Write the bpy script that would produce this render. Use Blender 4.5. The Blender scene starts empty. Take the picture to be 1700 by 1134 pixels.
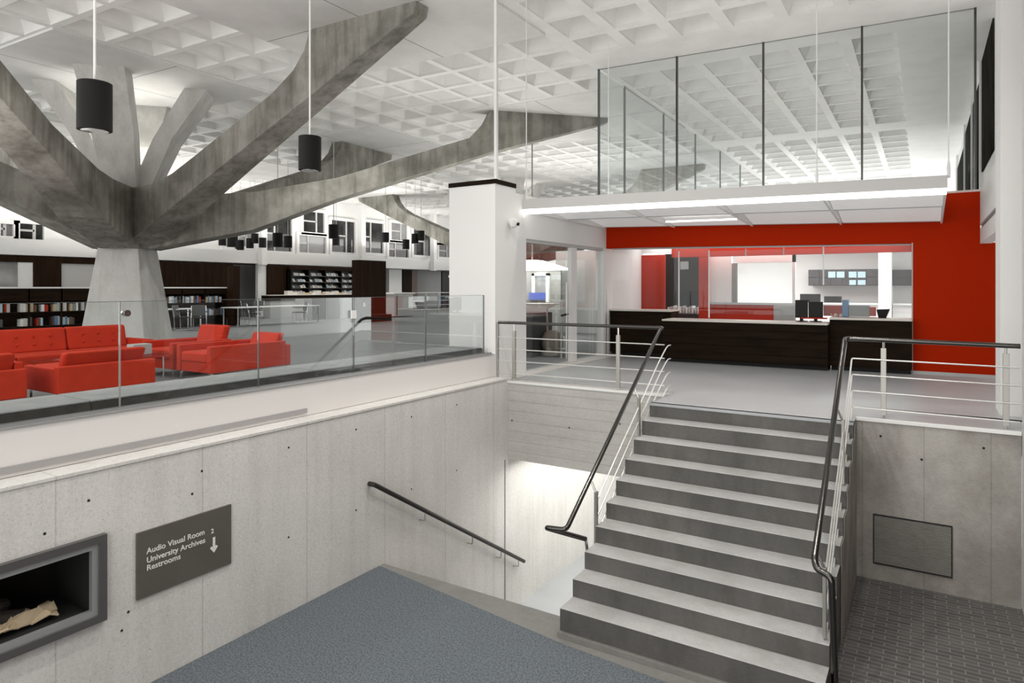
import bpy, bmesh, math, random
from math import sin, cos, pi, radians, sqrt
from mathutils import Vector, Matrix
random.seed(7)
S = bpy.context.scene
C = S.collection

# ------------------------------------------------------------------ camera
CZ = 1.5; FPX = 1093.8; HOR = 477.4; YAW = 0.55817
cd = bpy.data.cameras.new('camera'); cam = bpy.data.objects.new('camera', cd); C.objects.link(cam)
cam.location = (0, 0, CZ); cam.rotation_euler = (pi/2, 0, YAW)
cd.sensor_width = 36; cd.lens = FPX/1700*36; cd.shift_y = -(567-HOR)/1700; cd.clip_end = 300
S.camera = cam
# ------------------------------------------------------------------ world, exposure
w = bpy.data.worlds.new('world'); S.world = w; w.use_nodes = True
w.node_tree.nodes['Background'].inputs[0].default_value = (1.0, 0.985, 0.96, 1)
w.node_tree.nodes['Background'].inputs[1].default_value = 1.9
S.view_settings.view_transform = 'Standard'; S.view_settings.look = 'None'
S.view_settings.exposure = 0.17; S.view_settings.gamma = 1; S.view_settings.use_curve_mapping = False
S.cycles.max_bounces = 8; S.cycles.diffuse_bounces = 4; S.cycles.transparent_max_bounces = 24
S.cycles.glossy_bounces = 4; S.cycles.caustics_reflective = False; S.cycles.caustics_refractive = False
S.cycles.sample_clamp_indirect = 4

def area(name, loc, rot, sx, sy, power, col=(1, .97, .92)):
    l = bpy.data.lights.new(name, 'AREA'); l.shape = 'RECTANGLE'; l.size = sx; l.size_y = sy; l.energy = power; l.color = col
    o = bpy.data.objects.new(name, l); C.objects.link(o); o.location = loc; o.rotation_euler = rot
    return o
# unseen up-facing fill lights added to brighten the ceilings over roof, hall and lounge
area('fill_roof', (-2.7, 19, 3.25), (pi, 0, 0), 4.5, 9, 60)
area('fill_roof_far', (-2.7, 30, 3.4), (pi+.3, 0, 0), 5, 8, 55)
area('fill_canopy', (-2.8, 12.0, 3.12), (pi, 0, 0), 5.5, 1.6, 14)
area('fill_hall', (-4.3, 3.0, 1.75), (pi, 0, 0), 1.6, 5, 80)  # floats over the stair well, added to lift the coffers
for x, y, p in ((-10.5, 13.2, 80), (-25, 3, 190), (-25, 14, 190), (-11.5, 23, 170), (-23, 24, 240), (-23, 36, 260), (-12, 36, 200), (-11.2, 2.0, 110)):
    area('fill_lounge', (x, y, 2.75), (pi, 0, 0), 4.5, 4.5, p)  # floating fills without fittings, put in for ceiling brightness
area('fill_ledge', (-27.5, 20, 4.3), (pi, -.5, 0), 1.0, 30, 300)  # unseen strip put in to light the far ceiling
area('downlight_lower_lobby', (-4.6, 11.5, -1.35), (0, 0, 0), 1.8, 5.0, 95)
area('downlight_desk_room', (-3.0, 16.6, 2.62), (0, 0, 0), 5.4, 3.2, 210, (1, .98, .95))
def can(x, y, p, z=6.35, r=.12, ang=120):
    l = bpy.data.lights.new('ceiling_spot', 'SPOT'); l.energy = p; l.spot_size = radians(ang); l.spot_blend = .7; l.shadow_soft_size = r; l.color = (1, .97, .92)
    o = bpy.data.objects.new('ceiling_spot', l); C.objects.link(o); o.location = (x, y, z)
for x, y, p in ((-3.6, 3.2, 330), (-.6, 3.2, 300), (-3.6, 6.4, 330), (-1.0, 6.6, 300), (-3.5, 11.0, 200), (-10, 5, 330), (-12, 11, 330), (-20, 5, 400), (-20, 14, 400), (-24, 22, 500), (-14, 20, 400), (-24, 32, 500), (-12, 32, 400)):
    can(x, y, p)

# ------------------------------------------------------------------ photo measurements -> places in the building
_s, _c = sin(YAW), cos(YAW)
def _ray(px, py):
    t = (px-850)/FPX; return (_c*t-_s, _s*t+_c, (HOR-py)/FPX)
def on_z(px, py, z): a, b, c = _ray(px, py); k = (z-CZ)/c; return Vector((a*k, b*k, z))
def on_e(px, py, e): a, b, c = _ray(px, py); k = e/a; return Vector((e, b*k, CZ+c*k))
def on_n(px, py, n): a, b, c = _ray(px, py); k = n/b; return Vector((a*k, n, CZ+c*k))

# ------------------------------------------------------------------ materials
def mat(name, col, rough=.6, metal=0.0, spec=.5, bump=None, noise=None, emis=None, coat=0):
    m = bpy.data.materials.new(name); m.use_nodes = True; nt = m.node_tree; b = nt.nodes['Principled BSDF']
    b.inputs['Base Color'].default_value = (*col, 1); b.inputs['Roughness'].default_value = rough
    b.inputs['Metallic'].default_value = metal; b.inputs['Specular IOR Level'].default_value = spec
    if coat: b.inputs['Coat Weight'].default_value = coat
    if emis: b.inputs['Emission Color'].default_value = (*emis[0], 1); b.inputs['Emission Strength'].default_value = emis[1]
    if noise or bump:
        tc = nt.nodes.new('ShaderNodeTexCoord')
    if noise:   # (scale xyz, dark factor, detail, lo, hi)
        sc, f, det, lo, hi = noise
        mp = nt.nodes.new('ShaderNodeMapping'); mp.inputs['Scale'].default_value = sc
        n = nt.nodes.new('ShaderNodeTexNoise'); n.inputs['Scale'].default_value = 1; n.inputs['Detail'].default_value = det; n.inputs['Roughness'].default_value = .6
        r = nt.nodes.new('ShaderNodeValToRGB')
        r.color_ramp.elements[0].position = lo; r.color_ramp.elements[0].color = (*[c*f for c in col], 1)
        r.color_ramp.elements[1].position = hi; r.color_ramp.elements[1].color = (*col, 1)
        nt.links.new(tc.outputs['Object'], mp.inputs[0]); nt.links.new(mp.outputs[0], n.inputs[0])
        nt.links.new(n.outputs[0], r.inputs[0]); nt.links.new(r.outputs[0], b.inputs['Base Color'])
    if bump:    # (scale, strength, distance)
        n2 = nt.nodes.new('ShaderNodeTexNoise'); n2.inputs['Scale'].default_value = bump[0]; n2.inputs['Detail'].default_value = 4
        bp = nt.nodes.new('ShaderNodeBump'); bp.inputs['Strength'].default_value = bump[1]; bp.inputs['Distance'].default_value = bump[2]
        nt.links.new(tc.outputs['Object'], n2.inputs[0]); nt.links.new(n2.outputs[0], bp.inputs['Height']); nt.links.new(bp.outputs[0], b.inputs['Normal'])
    return m

def concrete(name, base, stain, axis_scale, pits=True, boards=None, mix=.55, rough=.85, specks=False):
    """cast concrete: cloudy stains, run marks, small air holes, board joints"""
    m = bpy.data.materials.new(name); m.use_nodes = True; nt = m.node_tree; N = nt.nodes; L = nt.links
    b = N['Principled BSDF']; b.inputs['Roughness'].default_value = rough
    tc = N.new('ShaderNodeTexCoord')
    def noise(scale, det=5, r=.6):
        mp = N.new('ShaderNodeMapping'); mp.inputs['Scale'].default_value = scale
        n = N.new('ShaderNodeTexNoise'); n.inputs['Scale'].default_value = 1; n.inputs['Detail'].default_value = det; n.inputs['Roughness'].default_value = r
        L.new(tc.outputs['Object'], mp.inputs[0]); L.new(mp.outputs[0], n.inputs[0]); return n.outputs[0]
    def ramp(src, p0, c0, p1, c1):
        r = N.new('ShaderNodeValToRGB'); e = r.color_ramp.elements
        e[0].position = p0; e[0].color = (*c0, 1); e[1].position = p1; e[1].color = (*c1, 1)
        L.new(src, r.inputs[0]); return r.outputs[0]
    def mult(a, bb, f):
        x = N.new('ShaderNodeMix'); x.data_type = 'RGBA'; x.blend_type = 'MULTIPLY'; x.inputs[0].default_value = f
        L.new(a, x.inputs[6]); L.new(bb, x.inputs[7]); return x.outputs[2]
    col = ramp(noise((1.1, 1.1, 1.1), 6), .35, stain, .62, base)
    col = mult(col, ramp(noise(axis_scale, 4), .36, (.62, .61, .57), .55, (1, 1, 1)), mix)
    col = mult(col, ramp(noise((28, 28, 28), 3, .8), .3, (.75, .75, .74), .6, (1, 1, 1)), .45)
    if pits:
        v = N.new('ShaderNodeTexVoronoi'); v.inputs['Scale'].default_value = 1.3; v.inputs['Randomness'].default_value = 1
        L.new(tc.outputs['Object'], v.inputs[0])
        col = mult(col, ramp(v.outputs['Distance'], .018, (.12, .12, .11), .028, (1, 1, 1)), .9)
    if specks:
        col = mult(col, ramp(noise((70, 70, 70), 2, .9), .33, (.45, .44, .42), .40, (1, 1, 1)), .6)
    if boards:
        for ax, sp in boards:
            sx = N.new('ShaderNodeSeparateXYZ'); L.new(tc.outputs['Object'], sx.inputs[0])
            d = N.new('ShaderNodeMath'); d.operation = 'DIVIDE'; d.inputs[1].default_value = sp; L.new(sx.outputs[ax], d.inputs[0])
            fr = N.new('ShaderNodeMath'); fr.operation = 'FRACT'; L.new(d.outputs[0], fr.inputs[0])
            col = mult(col, ramp(fr.outputs[0], .004/sp, (.6, .59, .57), .016/sp, (1, 1, 1)), .6)
    L.new(col, b.inputs['Base Color'])
    n2 = N.new('ShaderNodeTexNoise'); n2.inputs['Scale'].default_value = 45; n2.inputs['Detail'].default_value = 5
    bp = N.new('ShaderNodeBump'); bp.inputs['Strength'].default_value = .35; bp.inputs['Distance'].default_value = .01
    L.new(tc.outputs['Object'], n2.inputs[0]); L.new(n2.outputs[0], bp.inputs['Height']); L.new(bp.outputs[0], b.inputs['Normal'])
    return m

def glass_mat(name, tint=(.93, .95, .95), refl=.06):
    m = bpy.data.materials.new(name); m.use_nodes = True; nt = m.node_tree; N = nt.nodes; L = nt.links
    N.remove(N['Principled BSDF']); out = N['Material Output']
    t = N.new('ShaderNodeBsdfTransparent'); t.inputs[0].default_value = (*tint, 1)
    g = N.new('ShaderNodeBsdfGlossy'); g.inputs['Roughness'].default_value = .01; g.inputs[0].default_value = (.95, .97, .97, 1)
    lw = N.new('ShaderNodeFresnel'); lw.inputs[0].default_value = 1.45
    mm = N.new('ShaderNodeMath'); mm.operation = 'MULTIPLY_ADD'; mm.inputs[1].default_value = .20; mm.inputs[2].default_value = refl*.2
    mx = N.new('ShaderNodeMixShader'); L.new(lw.outputs[0], mm.inputs[0]); L.new(mm.outputs[0], mx.inputs[0])
    L.new(t.outputs[0], mx.inputs[1]); L.new(g.outputs[0], mx.inputs[2]); L.new(mx.outputs[0], out.inputs[0])
    return m

def brick_mat(name, c1, c2, mortar, scale, bw=.5, rh=.25, ms=.02, rough=.6, vec='xy'):
    m = bpy.data.materials.new(name); m.use_nodes = True; nt = m.node_tree; N = nt.nodes; L = nt.links; b = N['Principled BSDF']
    tc = N.new('ShaderNodeTexCoord'); t = N.new('ShaderNodeTexBrick'); t.inputs['Scale'].default_value = scale
    t.inputs['Color1'].default_value = (*c1, 1); t.inputs['Color2'].default_value = (*c2, 1); t.inputs['Mortar'].default_value = (*mortar, 1)
    t.inputs['Mortar Size'].default_value = ms; t.inputs['Brick Width'].default_value = bw; t.inputs['Row Height'].default_value = rh
    L.new(tc.outputs['Object'], t.inputs[0]); L.new(t.outputs[0], b.inputs['Base Color']); b.inputs['Roughness'].default_value = rough
    bp = N.new('ShaderNodeBump'); bp.inputs['Strength'].default_value = .4; bp.inputs['Distance'].default_value = .008; bp.invert = True
    L.new(t.outputs['Fac'], bp.inputs['Height']); L.new(bp.outputs[0], b.inputs['Normal'])
    return m

M = {}
M['ceil'] = mat('ceiling_white', (.87, .87, .855), .8, noise=((1.5, 1.5, 1.5), .93, 4, .35, .6))
M['plate'] = mat('ceiling_plate', (.80, .80, .785), .8, noise=((.8, .8, .8), .86, 5, .35, .65))
M['seam'] = mat('dark_seam', (.25, .25, .25), .8)
M['white'] = mat('white_paint', (.84, .84, .83), .6)
M['white2'] = mat('white_paint_warm', (.77, .75, .73), .6)
M['grey_wall'] = mat('grey_paint', (.62, .61, .60), .6)
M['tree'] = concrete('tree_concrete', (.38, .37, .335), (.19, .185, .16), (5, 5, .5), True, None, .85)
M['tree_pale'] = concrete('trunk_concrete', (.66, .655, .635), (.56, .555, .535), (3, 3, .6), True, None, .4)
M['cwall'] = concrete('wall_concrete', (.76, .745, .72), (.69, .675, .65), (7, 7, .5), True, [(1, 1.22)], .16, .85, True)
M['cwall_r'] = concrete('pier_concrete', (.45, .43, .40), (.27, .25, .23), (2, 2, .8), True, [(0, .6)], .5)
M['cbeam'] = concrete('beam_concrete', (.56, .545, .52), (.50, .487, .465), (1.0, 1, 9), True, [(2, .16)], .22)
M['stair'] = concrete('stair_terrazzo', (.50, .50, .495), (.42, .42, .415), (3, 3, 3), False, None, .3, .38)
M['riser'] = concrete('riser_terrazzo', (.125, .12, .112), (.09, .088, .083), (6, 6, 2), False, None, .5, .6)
M['kerb'] = concrete('kerb_terrazzo', (.26, .255, .24), (.21, .205, .195), (2, 2, 2), False, None, .3, .5)
M['slab'] = mat('grey_resin_floor', (.43, .45, .46), .36, noise=((.7, .7, .7), .88, 5, .35, .65), bump=(6, .05, .01))
M['lounge'] = mat('grey_carpet_floor', (.235, .245, .25), .9, noise=((.5, .5, .5), .9, 4, .35, .65), bump=(60, .2, .004))
M['carpet'] = mat('blue_grey_carpet', (.165, .19, .215), .95, noise=((55, 55, 55), .50, 3, .40, .60), bump=(90, .8, .01))
M['paver'] = brick_mat('brick_pavers', (.115, .11, .105), (.075, .072, .07), (.20, .195, .185), 3.2, .66, .22, .018, .5)
M['red_wall'] = mat('red_wall_paint', (.46, .021, .001), .7, 0, .06)
M['red_in'] = mat('red_inner_paint', (.45, .035, .018), .6, 0, .15)
M['red_fab'] = mat('red_wool', (.58, .034, .008), .9, bump=(300, .3, .002), noise=((6, 6, 6), .86, 4, .3, .6))
M['wood'] = mat('dark_stained_wood', (.020, .0105, .005), .6, 0, .08, noise=((1.2, 1.2, 14), .45, 5, .35, .65))
M['wood_v'] = mat('dark_wood_vertical_grain', (.030, .0145, .007), .6, 0, .08, noise=((9, 9, .6), .5, 5, .35, .65))
M['wood_lt'] = mat('brown_wood', (.13, .07, .045), .5, noise=((9, 9, .6), .6, 5, .35, .65))
M['top'] = mat('pale_counter_top', (.78, .74, .68), .35, noise=((4, 4, 4), .92, 3, .3, .6))
M['steel'] = mat('brushed_steel', (.62, .61, .59), .28, 1.0)
M['steel_d'] = mat('dark_polished_rail', (.10, .097, .092), .2, 1.0)
M['steel_m'] = mat('satin_post_steel', (.45, .44, .41), .42, .85)
M['black'] = mat('black_metal', (.009, .009, .009), .6, 0, .2)
M['blackp'] = mat('black_plastic', (.008, .008, .008), .4, 0, .2)
M['dark'] = mat('dark_void', (.012, .012, .012), .8)
M['pane'] = mat('dark_window_pane', (.035, .035, .035), .08, 0, .7, noise=((.9, .9, .9), .3, 4, .4, .6))
M['smoke'] = mat('smoked_pane', (.30, .30, .30), .1, 0, .5, noise=((.6, .6, .6), .6, 4, .35, .6))
M['pane_r'] = mat('night_window', (.045, .045, .038), .9, 0, 0, noise=((2, 2, .8), .4, 5, .35, .65))
M['grille'] = mat('grille_grey', (.30, .29, .27), .6)
M['slot'] = mat('slot_grey', (.38, .37, .37), .7)
M['teal'] = mat('teal_grey', (.12, .15, .15), .3)
M['leather'] = mat('grey_stone_top', (.27, .275, .275), .55, noise=((5, 5, 5), .8, 5, .3, .6))
M['leather_d'] = mat('dark_stone_side', (.075, .07, .062), .5, noise=((8, 8, 8), .6, 5, .3, .6))
M['signp'] = mat('grey_sign_plate', (.115, .105, .09), .5, noise=((3, 3, 3), .9, 3, .3, .6))
M['letter'] = mat('white_lettering', (.85, .85, .83), .5)
M['frame'] = mat('gunmetal_frame', (.13, .125, .125), .4, .4)
M['frame2'] = mat('silver_frame', (.45, .455, .46), .35, .5)
M['paper'] = mat('crumpled_beige_paper', (.62, .50, .34), .85, bump=(14, .6, .02))
M['log'] = mat('charred_log', (.03, .026, .022), .9, bump=(12, 1, .03))
M['glass'] = glass_mat('clear_glass', (.95, .965, .965), .06)
M['glass_up'] = glass_mat('upper_glass', (.955, .965, .965), .02)
M['glass_edge'] = mat('glass_edge', (.50, .56, .56), .3)
M['joint'] = mat('dark_glass_joint', (.10, .11, .11), .4)
M['tube'] = mat('lamp_tube', (1, 1, 1), .5, emis=((1, .985, .95), 3.2))
M['baffle_glow'] = mat('glowing_baffle', (.85, .85, .84), .6, emis=((1, .99, .97), .18))  # white baffle paint with a faint glow added to lift their shaded undersides
M['whiteglow'] = mat('white_glow', (1, 1, 1), .5, emis=((1, .97, .9), 6))  # passage lamp glow, also the painted light of the far ceiling
M['blue'] = mat('blue_binder', (.10, .22, .40), .5)
M['blue2'] = mat('bright_blue_panel', (.06, .10, .45), .5)
M['pale_blue'] = mat('pale_blue_paper', (.45, .62, .70), .6)
M['grey'] = mat('mid_grey', (.28, .28, .27), .6)
M['grey_l'] = mat('light_grey', (.55, .55, .54), .6)
M['grey_d'] = mat('charcoal', (.09, .09, .09), .6)
M['cab'] = mat('grey_woodgrain_cabinet', (.07, .065, .07), .5, noise=((16, 16, 2), .6, 4, .35, .65))
M['chrome'] = mat('chrome', (.8, .8, .8), .12, 1)
M['tan'] = mat('tan_plastic', (.33, .29, .24), .6)
M['rail_k'] = mat('dark_bronze_rail', (.05, .048, .044), .35, .6)
M['rail_bar'] = mat('bright_steel_bar', (.80, .79, .77), .3, .7)

# ------------------------------------------------------------------ mesh builder
class MB:
    def __init__(s): s.v = []; s.f = []
    def poly(s, pts):
        n = len(s.v); s.v += [tuple(p) for p in pts]; s.f.append(tuple(range(n, n+len(pts)))); return s
    def box(s, x0, y0, z0, x1, y1, z1):
        x0, x1 = sorted((x0, x1)); y0, y1 = sorted((y0, y1)); z0, z1 = sorted((z0, z1)); n = len(s.v)
        s.v += [(x0,y0,z0),(x1,y0,z0),(x1,y1,z0),(x0,y1,z0),(x0,y0,z1),(x1,y0,z1),(x1,y1,z1),(x0,y1,z1)]
        for q in ((0,3,2,1),(4,5,6,7),(0,1,5,4),(1,2,6,5),(2,3,7,6),(3,0,4,7)): s.f.append(tuple(n+i for i in q))
        return s
    def prism(s, pts, vec):
        """pts: 3D polygon, vec: extrusion"""
        n = len(s.v); k = len(pts); vec = Vector(vec)
        s.v += [tuple(p) for p in pts]+[tuple(Vector(p)+vec) for p in pts]
        s.f.append(tuple(range(n+k-1, n-1, -1))); s.f.append(tuple(range(n+k, n+2*k)))
        for i in range(k): j = (i+1) % k; s.f.append((n+i, n+j, n+k+j, n+k+i))
        return s
    def loft(s, A, B):
        n = len(s.v); k = len(A); s.v += [tuple(p) for p in A]+[tuple(p) for p in B]
        s.f.append(tuple(range(n+k-1, n-1, -1))); s.f.append(tuple(range(n+k, n+2*k)))
        for i in range(k): j = (i+1) % k; s.f.append((n+i, n+j, n+k+j, n+k+i))
        return s
    def tube(s, pts, r, seg=10, cap=True):
        pts = [Vector(p) for p in pts]; rings = []
        d0 = (pts[1]-pts[0]).normalized(); up = Vector((0, 0, 1)) if abs(d0.z) < .9 else Vector((1, 0, 0))
        u = d0.cross(up).normalized()
        for i, p in enumerate(pts):
            if i == 0: d = pts[1]-pts[0]
            elif i == len(pts)-1: d = pts[-1]-pts[-2]
            else: d = (pts[i+1]-p).normalized()+(p-pts[i-1]).normalized()
            d.normalize(); u = (u-d*u.dot(d)).normalized(); v = d.cross(u)
            rr = r[i] if isinstance(r, (list, tuple)) else r
            n = len(s.v); s.v += [tuple(p+u*rr*cos(2*pi*j/seg)+v*rr*sin(2*pi*j/seg)) for j in range(seg)]; rings.append(n)
        for a, b in zip(rings, rings[1:]):
            for j in range(seg): k = (j+1) % seg; s.f.append((a+j, a+k, b+k, b+j))
        if cap: s.f.append(tuple(rings[0]+j for j in reversed(range(seg)))); s.f.append(tuple(rings[-1]+j for j in range(seg)))
        return s
    def lathe(s, c, prof, seg=28):
        """prof [(r,z)] about the vertical through c"""
        rings = []
        for r, z in prof:
            n = len(s.v); s.v += [(c[0]+r*cos(2*pi*j/seg), c[1]+r*sin(2*pi*j/seg), c[2]+z) for j in range(seg)]; rings.append(n)
        for a, b in zip(rings, rings[1:]):
            for j in range(seg): k = (j+1) % seg; s.f.append((a+j, a+k, b+k, b+j))
        s.f.append(tuple(rings[0]+j for j in reversed(range(seg)))); s.f.append(tuple(rings[-1]+j for j in range(seg)))
        return s
    def build(s, name, m, parent=None, bevel=0, smooth=False, seg=2):
        me = bpy.data.meshes.new(name); off = Vector(parent.get('_o', (0, 0, 0))) if parent is not None else Vector((0, 0, 0))
        me.from_pydata([tuple(Vector(v)-off) for v in s.v], [], s.f); me.validate(); me.update()
        bm = bmesh.new(); bm.from_mesh(me); bmesh.ops.recalc_face_normals(bm, faces=bm.faces); bm.to_mesh(me); bm.free()
        me.materials.append(m); o = bpy.data.objects.new(name, me); C.objects.link(o)
        if parent is not None:
            o.parent = parent; o['_o'] = tuple(off)
        if bevel:
            b = o.modifiers.new('bevel', 'BEVEL'); b.width = bevel; b.segments = seg; b.limit_method = 'ANGLE'; b.angle_limit = radians(40)
        if smooth:
            for p in me.polygons: p.use_smooth = True
            if not bevel: o.modifiers.new('es', 'EDGE_SPLIT').split_angle = radians(40)
        return o
def box(*a): return MB().box(*a)
def thing(name, label, cat, loc=(0, 0, 0), group=None):
    o = bpy.data.objects.new(name, None); C.objects.link(o); o.location = loc; o['label'] = label; o['category'] = cat
    o['_o'] = tuple(loc); o.empty_display_size = .1
    if group: o['group'] = group
    return o
def tag(o, label, cat, group=None, kind=None):
    o['label'] = label; o['category'] = cat
    if group: o['group'] = group
    if kind: o['kind'] = kind
    return o
def struct(name, mb, m, label=None, **kw):
    o = mb.build(name, m, **kw); o['kind'] = 'structure'
    if label: o['label'] = label
    return o
def dup(root, loc, rz=0, label=None, group=None):
    r = root.copy(); C.objects.link(r); r.location = loc; r.rotation_euler = (0, 0, rz)
    if label: r['label'] = label
    if group: r['group'] = group
    for ch in list(root.children):
        c = ch.copy(); C.objects.link(c); c.parent = r
        for g in ch.children:
            d = g.copy(); C.objects.link(d); d.parent = c
    return r
def fillet(pts, rad, n=5):
    out = [Vector(pts[0])]
    for a, b, c in zip(pts, pts[1:], pts[2:]):
        a, b, c = Vector(a), Vector(b), Vector(c); p = b+(a-b).normalized()*min(rad, (a-b).length*.45); q = b+(c-b).normalized()*min(rad, (c-b).length*.45)
        for i in range(n+1):
            t = i/n; out.append((1-t)**2*p+2*t*(1-t)*b+t*t*q)
    out.append(Vector(pts[-1])); return out

# ================================================================== SETTING
K = 1.38; HC = 6.5; ZL = -1.92; NB = 8.95; EW = -5.675
N0 = 8.234; TR = .2778; RI = .18265; EL = -3.027; ER = -.66

# --- floors
fl = MB(); fl.box(EW-.3, -1.0, ZL-.3, EL+.05, 6.08, ZL); fl.box(EL+.05, -1.0, ZL-.3, ER, 6.08, ZL)
struct('floor_landing', fl, M['kerb'])
cp = MB(); cp.prism([(EW+.02, -1, ZL), (ER-.02, -1, ZL), (ER-.02, 5.45, ZL), (-2.9, 5.60, ZL), (-5.60, 5.98, ZL), (EW+.02, 5.98, ZL)], (0, 0, .012))
struct('floor_carpet', cp, M['carpet'])
struct('floor_pavers', box(ER, -1, ZL-.2, 3.5, 8.6, -1.827), M['paver'])
struct('floor_lower_lobby', box(EW-.3, 6.08, -4.2, 4, 22, -3.75), M['slab'])
us = MB(); us.box(-6.2, NB+.3, -.25, 4.5, 26, 0); us.box(EL, N0, -.035, ER, NB+.3, 0); us.box(ER, 8.58, -.25, 4.5, NB+.4, 0)
struct('floor_upper', us, M['slab'])
struct('floor_lounge', box(-40, -3, -.25, -6.2, 62, 0), M['lounge'])

struct('wall_east', box(4.6, -6, -2.2, 4.8, 12, HC), M['wood_lt'])  # unseen outer wall, added to cut the light from the right

# --- left concrete wall with its sill and white parapet
struct('wall_left', box(EW-.35, -1, -4.2, EW, 17, .02), M['cwall'])
struct('wall_lobby_end', box(EW, 16.7, -4.2, 4, 17.0, -.25), M['white'])
struct('wall_lobby_right', box(-3.9, 9.7, -4.2, -3.7, 16.7, -.25), M['white'])
struct('trim_1', box(EW-.32, -1, .02, EW+.012, 8.95, .045), M['cwall'], 'pale lip along the top of the left concrete wall')
pw = MB(); pw.box(-6.085, -1, .05, -5.93, 8.98, .42); struct('wall_parapet', pw, M['white2'])
struct('trim_2', box(-5.93, -1, .085, -5.915, 5.1, .135), M['slot'], 'grey slot strip along the white parapet')
ch = MB(); ch.box(-6.05, -1, .42, -5.915, 8.9, .428); ch.box(-5.955, -1, .428, -5.945, 8.9, .45); ch.box(-6.02, -1, .428, -6.01, 8.9, .45)
struct('trim_3', ch, M['frame2'], 'metal shoe channel holding the glass balustrade')

struct('trim_20', box(EW, 8.86, -4.0, EW+.006, 8.885, -1.25), M['seam'], 'dark vertical joint in the stair well wall')
th = MB()
for px, py in ((591, 713), (479, 743), (335, 782), (147, 831), (758, 672), (758, 781), (683, 692), (479, 892), (591, 847), (319, 820), (683, 812), (213, 1016), (202, 1047), (74, 886)):
    p = on_e(px, py, EW); th.tube([(EW+.001, p.y, p.z), (EW+.003, p.y, p.z)], .011, 10)
for px, py in ((850, 698), (945, 710)): p = on_n(px, py, NB); th.tube([(p.x, NB-.003, p.z), (p.x, NB-.001, p.z)], .013, 10)
for px, py in ((1462, 724), (1633, 744), (1530, 763), (1420, 716)): p = on_n(px, py, 8.56); th.tube([(p.x, 8.557, p.z), (p.x, 8.559, p.z)], .013, 10)
struct('trim_21', th, M['dark'], 'small dark tie holes in the cast concrete walls')
# --- down-stair treads beside the left wall
ds = MB()
for i in range(10):
    z = ZL-(i+1)*.183; ds.box(EW, 6.08+i*.278, -4.2, EL-.02, 6.08+(i+1)*.278, z)
struct('floor_down_stair', ds, M['kerb'])

# --- beam under the upper floor, and pier right of the stair
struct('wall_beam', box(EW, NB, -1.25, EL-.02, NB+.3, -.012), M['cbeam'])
struct('trim_4', box(EW, NB-.012, -.03, EL-.02, NB+.02, .004), M['white'], 'bright nosing along the edge of the upper floor')
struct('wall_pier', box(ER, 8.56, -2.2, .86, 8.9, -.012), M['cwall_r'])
struct('trim_5', box(ER, 8.545, -.03, .86, 8.6, .004), M['white'], 'bright nosing over the concrete pier')
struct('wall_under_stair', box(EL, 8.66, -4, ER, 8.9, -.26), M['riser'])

# --- main stair: treads and risers
st = thing('staircase', 'wide grey terrazzo staircase of ten steps up to the red desk room', 'staircase', (EL, 5.7, ZL))
for k in range(1, 11):
    z = -k*RI if k < 10 else None
for k in range(10):           # k=0 is the upper floor nosing
    n = N0-k*TR; z = -k*RI; lo = -(k+1)*RI if k < 9 else ZL+.0
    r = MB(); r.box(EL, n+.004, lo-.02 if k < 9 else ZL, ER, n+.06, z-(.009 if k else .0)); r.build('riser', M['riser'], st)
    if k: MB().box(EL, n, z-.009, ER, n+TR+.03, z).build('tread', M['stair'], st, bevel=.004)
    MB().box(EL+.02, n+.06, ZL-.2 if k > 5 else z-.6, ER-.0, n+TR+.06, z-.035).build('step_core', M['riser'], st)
sp_ = [(ER+.006, N0+.3, -.02), (ER+.006, N0, -.04)]
for k in range(1, 6): sp_ += [(ER+.006, N0-(k-1)*TR+.0, -k*RI-.0), (ER+.006, N0-k*TR, -k*RI-.0)]
sp_ += [(ER+.006, N0-5*TR, -1.85), (ER+.006, N0+.3, -1.85)]
MB().prism(sp_, (.004, 0, 0)).build('side_panel', M['cwall_r'], st)
MB().box(EL-.005, N0-9*TR-.04, ZL, ER, N0-9*TR+.02, ZL+.055).build('plinth', M['kerb'], st)

# ================================================================== CEILING
SH = .04
def cpt(e, n, z=HC): return (e*K, (n+SH*(e+4.56))*K, z)
EC = lambda j: -4.57+.7135*j
NC = lambda i: 8.22+.72*i
def is_plate(j, i): return (j < 0) and (j % 8 >= 3) and (i % 9 >= 4)
# period of 8 cells across, 9 cells along: the plates are the last five of each
pan = MB(); plate = MB(); seams = MB()
def cell(mb, e0, e1, n0, n1, re, rn, dep, z=HC, apex=.10):
    a0, a1, b0, b1 = e0+re, e1-re, n0+rn, n1-rn
    O = [(e0, n0), (e1, n0), (e1, n1), (e0, n1)]; I = [(a0, b0), (a1, b0), (a1, b1), (a0, b1)]
    for q in range(4):
        p = (q+1) % 4; mb.poly([cpt(*O[q], z), cpt(*O[p], z), cpt(*I[p], z), cpt(*I[q], z)])
    ce, cn = (a0+a1)/2, (b0+b1)/2; T = [(ce+(x-ce)*apex, cn+(y-cn)*apex) for x, y in I]
    lip = .05
    for q in range(4):
        p = (q+1) % 4
        mb.poly([cpt(*I[q], z), cpt(*I[p], z), cpt(*I[p], z+lip), cpt(*I[q], z+lip)])
        mb.poly([cpt(*I[q], z+lip), cpt(*I[p], z+lip), cpt(*T[p], z+dep), cpt(*T[q], z+dep)])
    mb.poly([cpt(*x, z+dep) for x in T])
for j in range(-27, 0):
    for i in range(-15, 40):
        if is_plate(j, i): continue
        cell(pan, EC(j), EC(j+1), NC(i), NC(i+1), .055, .055, .62)
E2 = lambda j: -4.46+.7135*j
N2 = lambda i: 9.36-.755*(16-i)
for j in range(0, 8):
    for i in range(0, 16):
        cell(pan, E2(j), E2(j+1), N2(i), N2(i+1), .085, .05, .85)
ceil = struct('ceiling', pan, M['ceil'])
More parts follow.
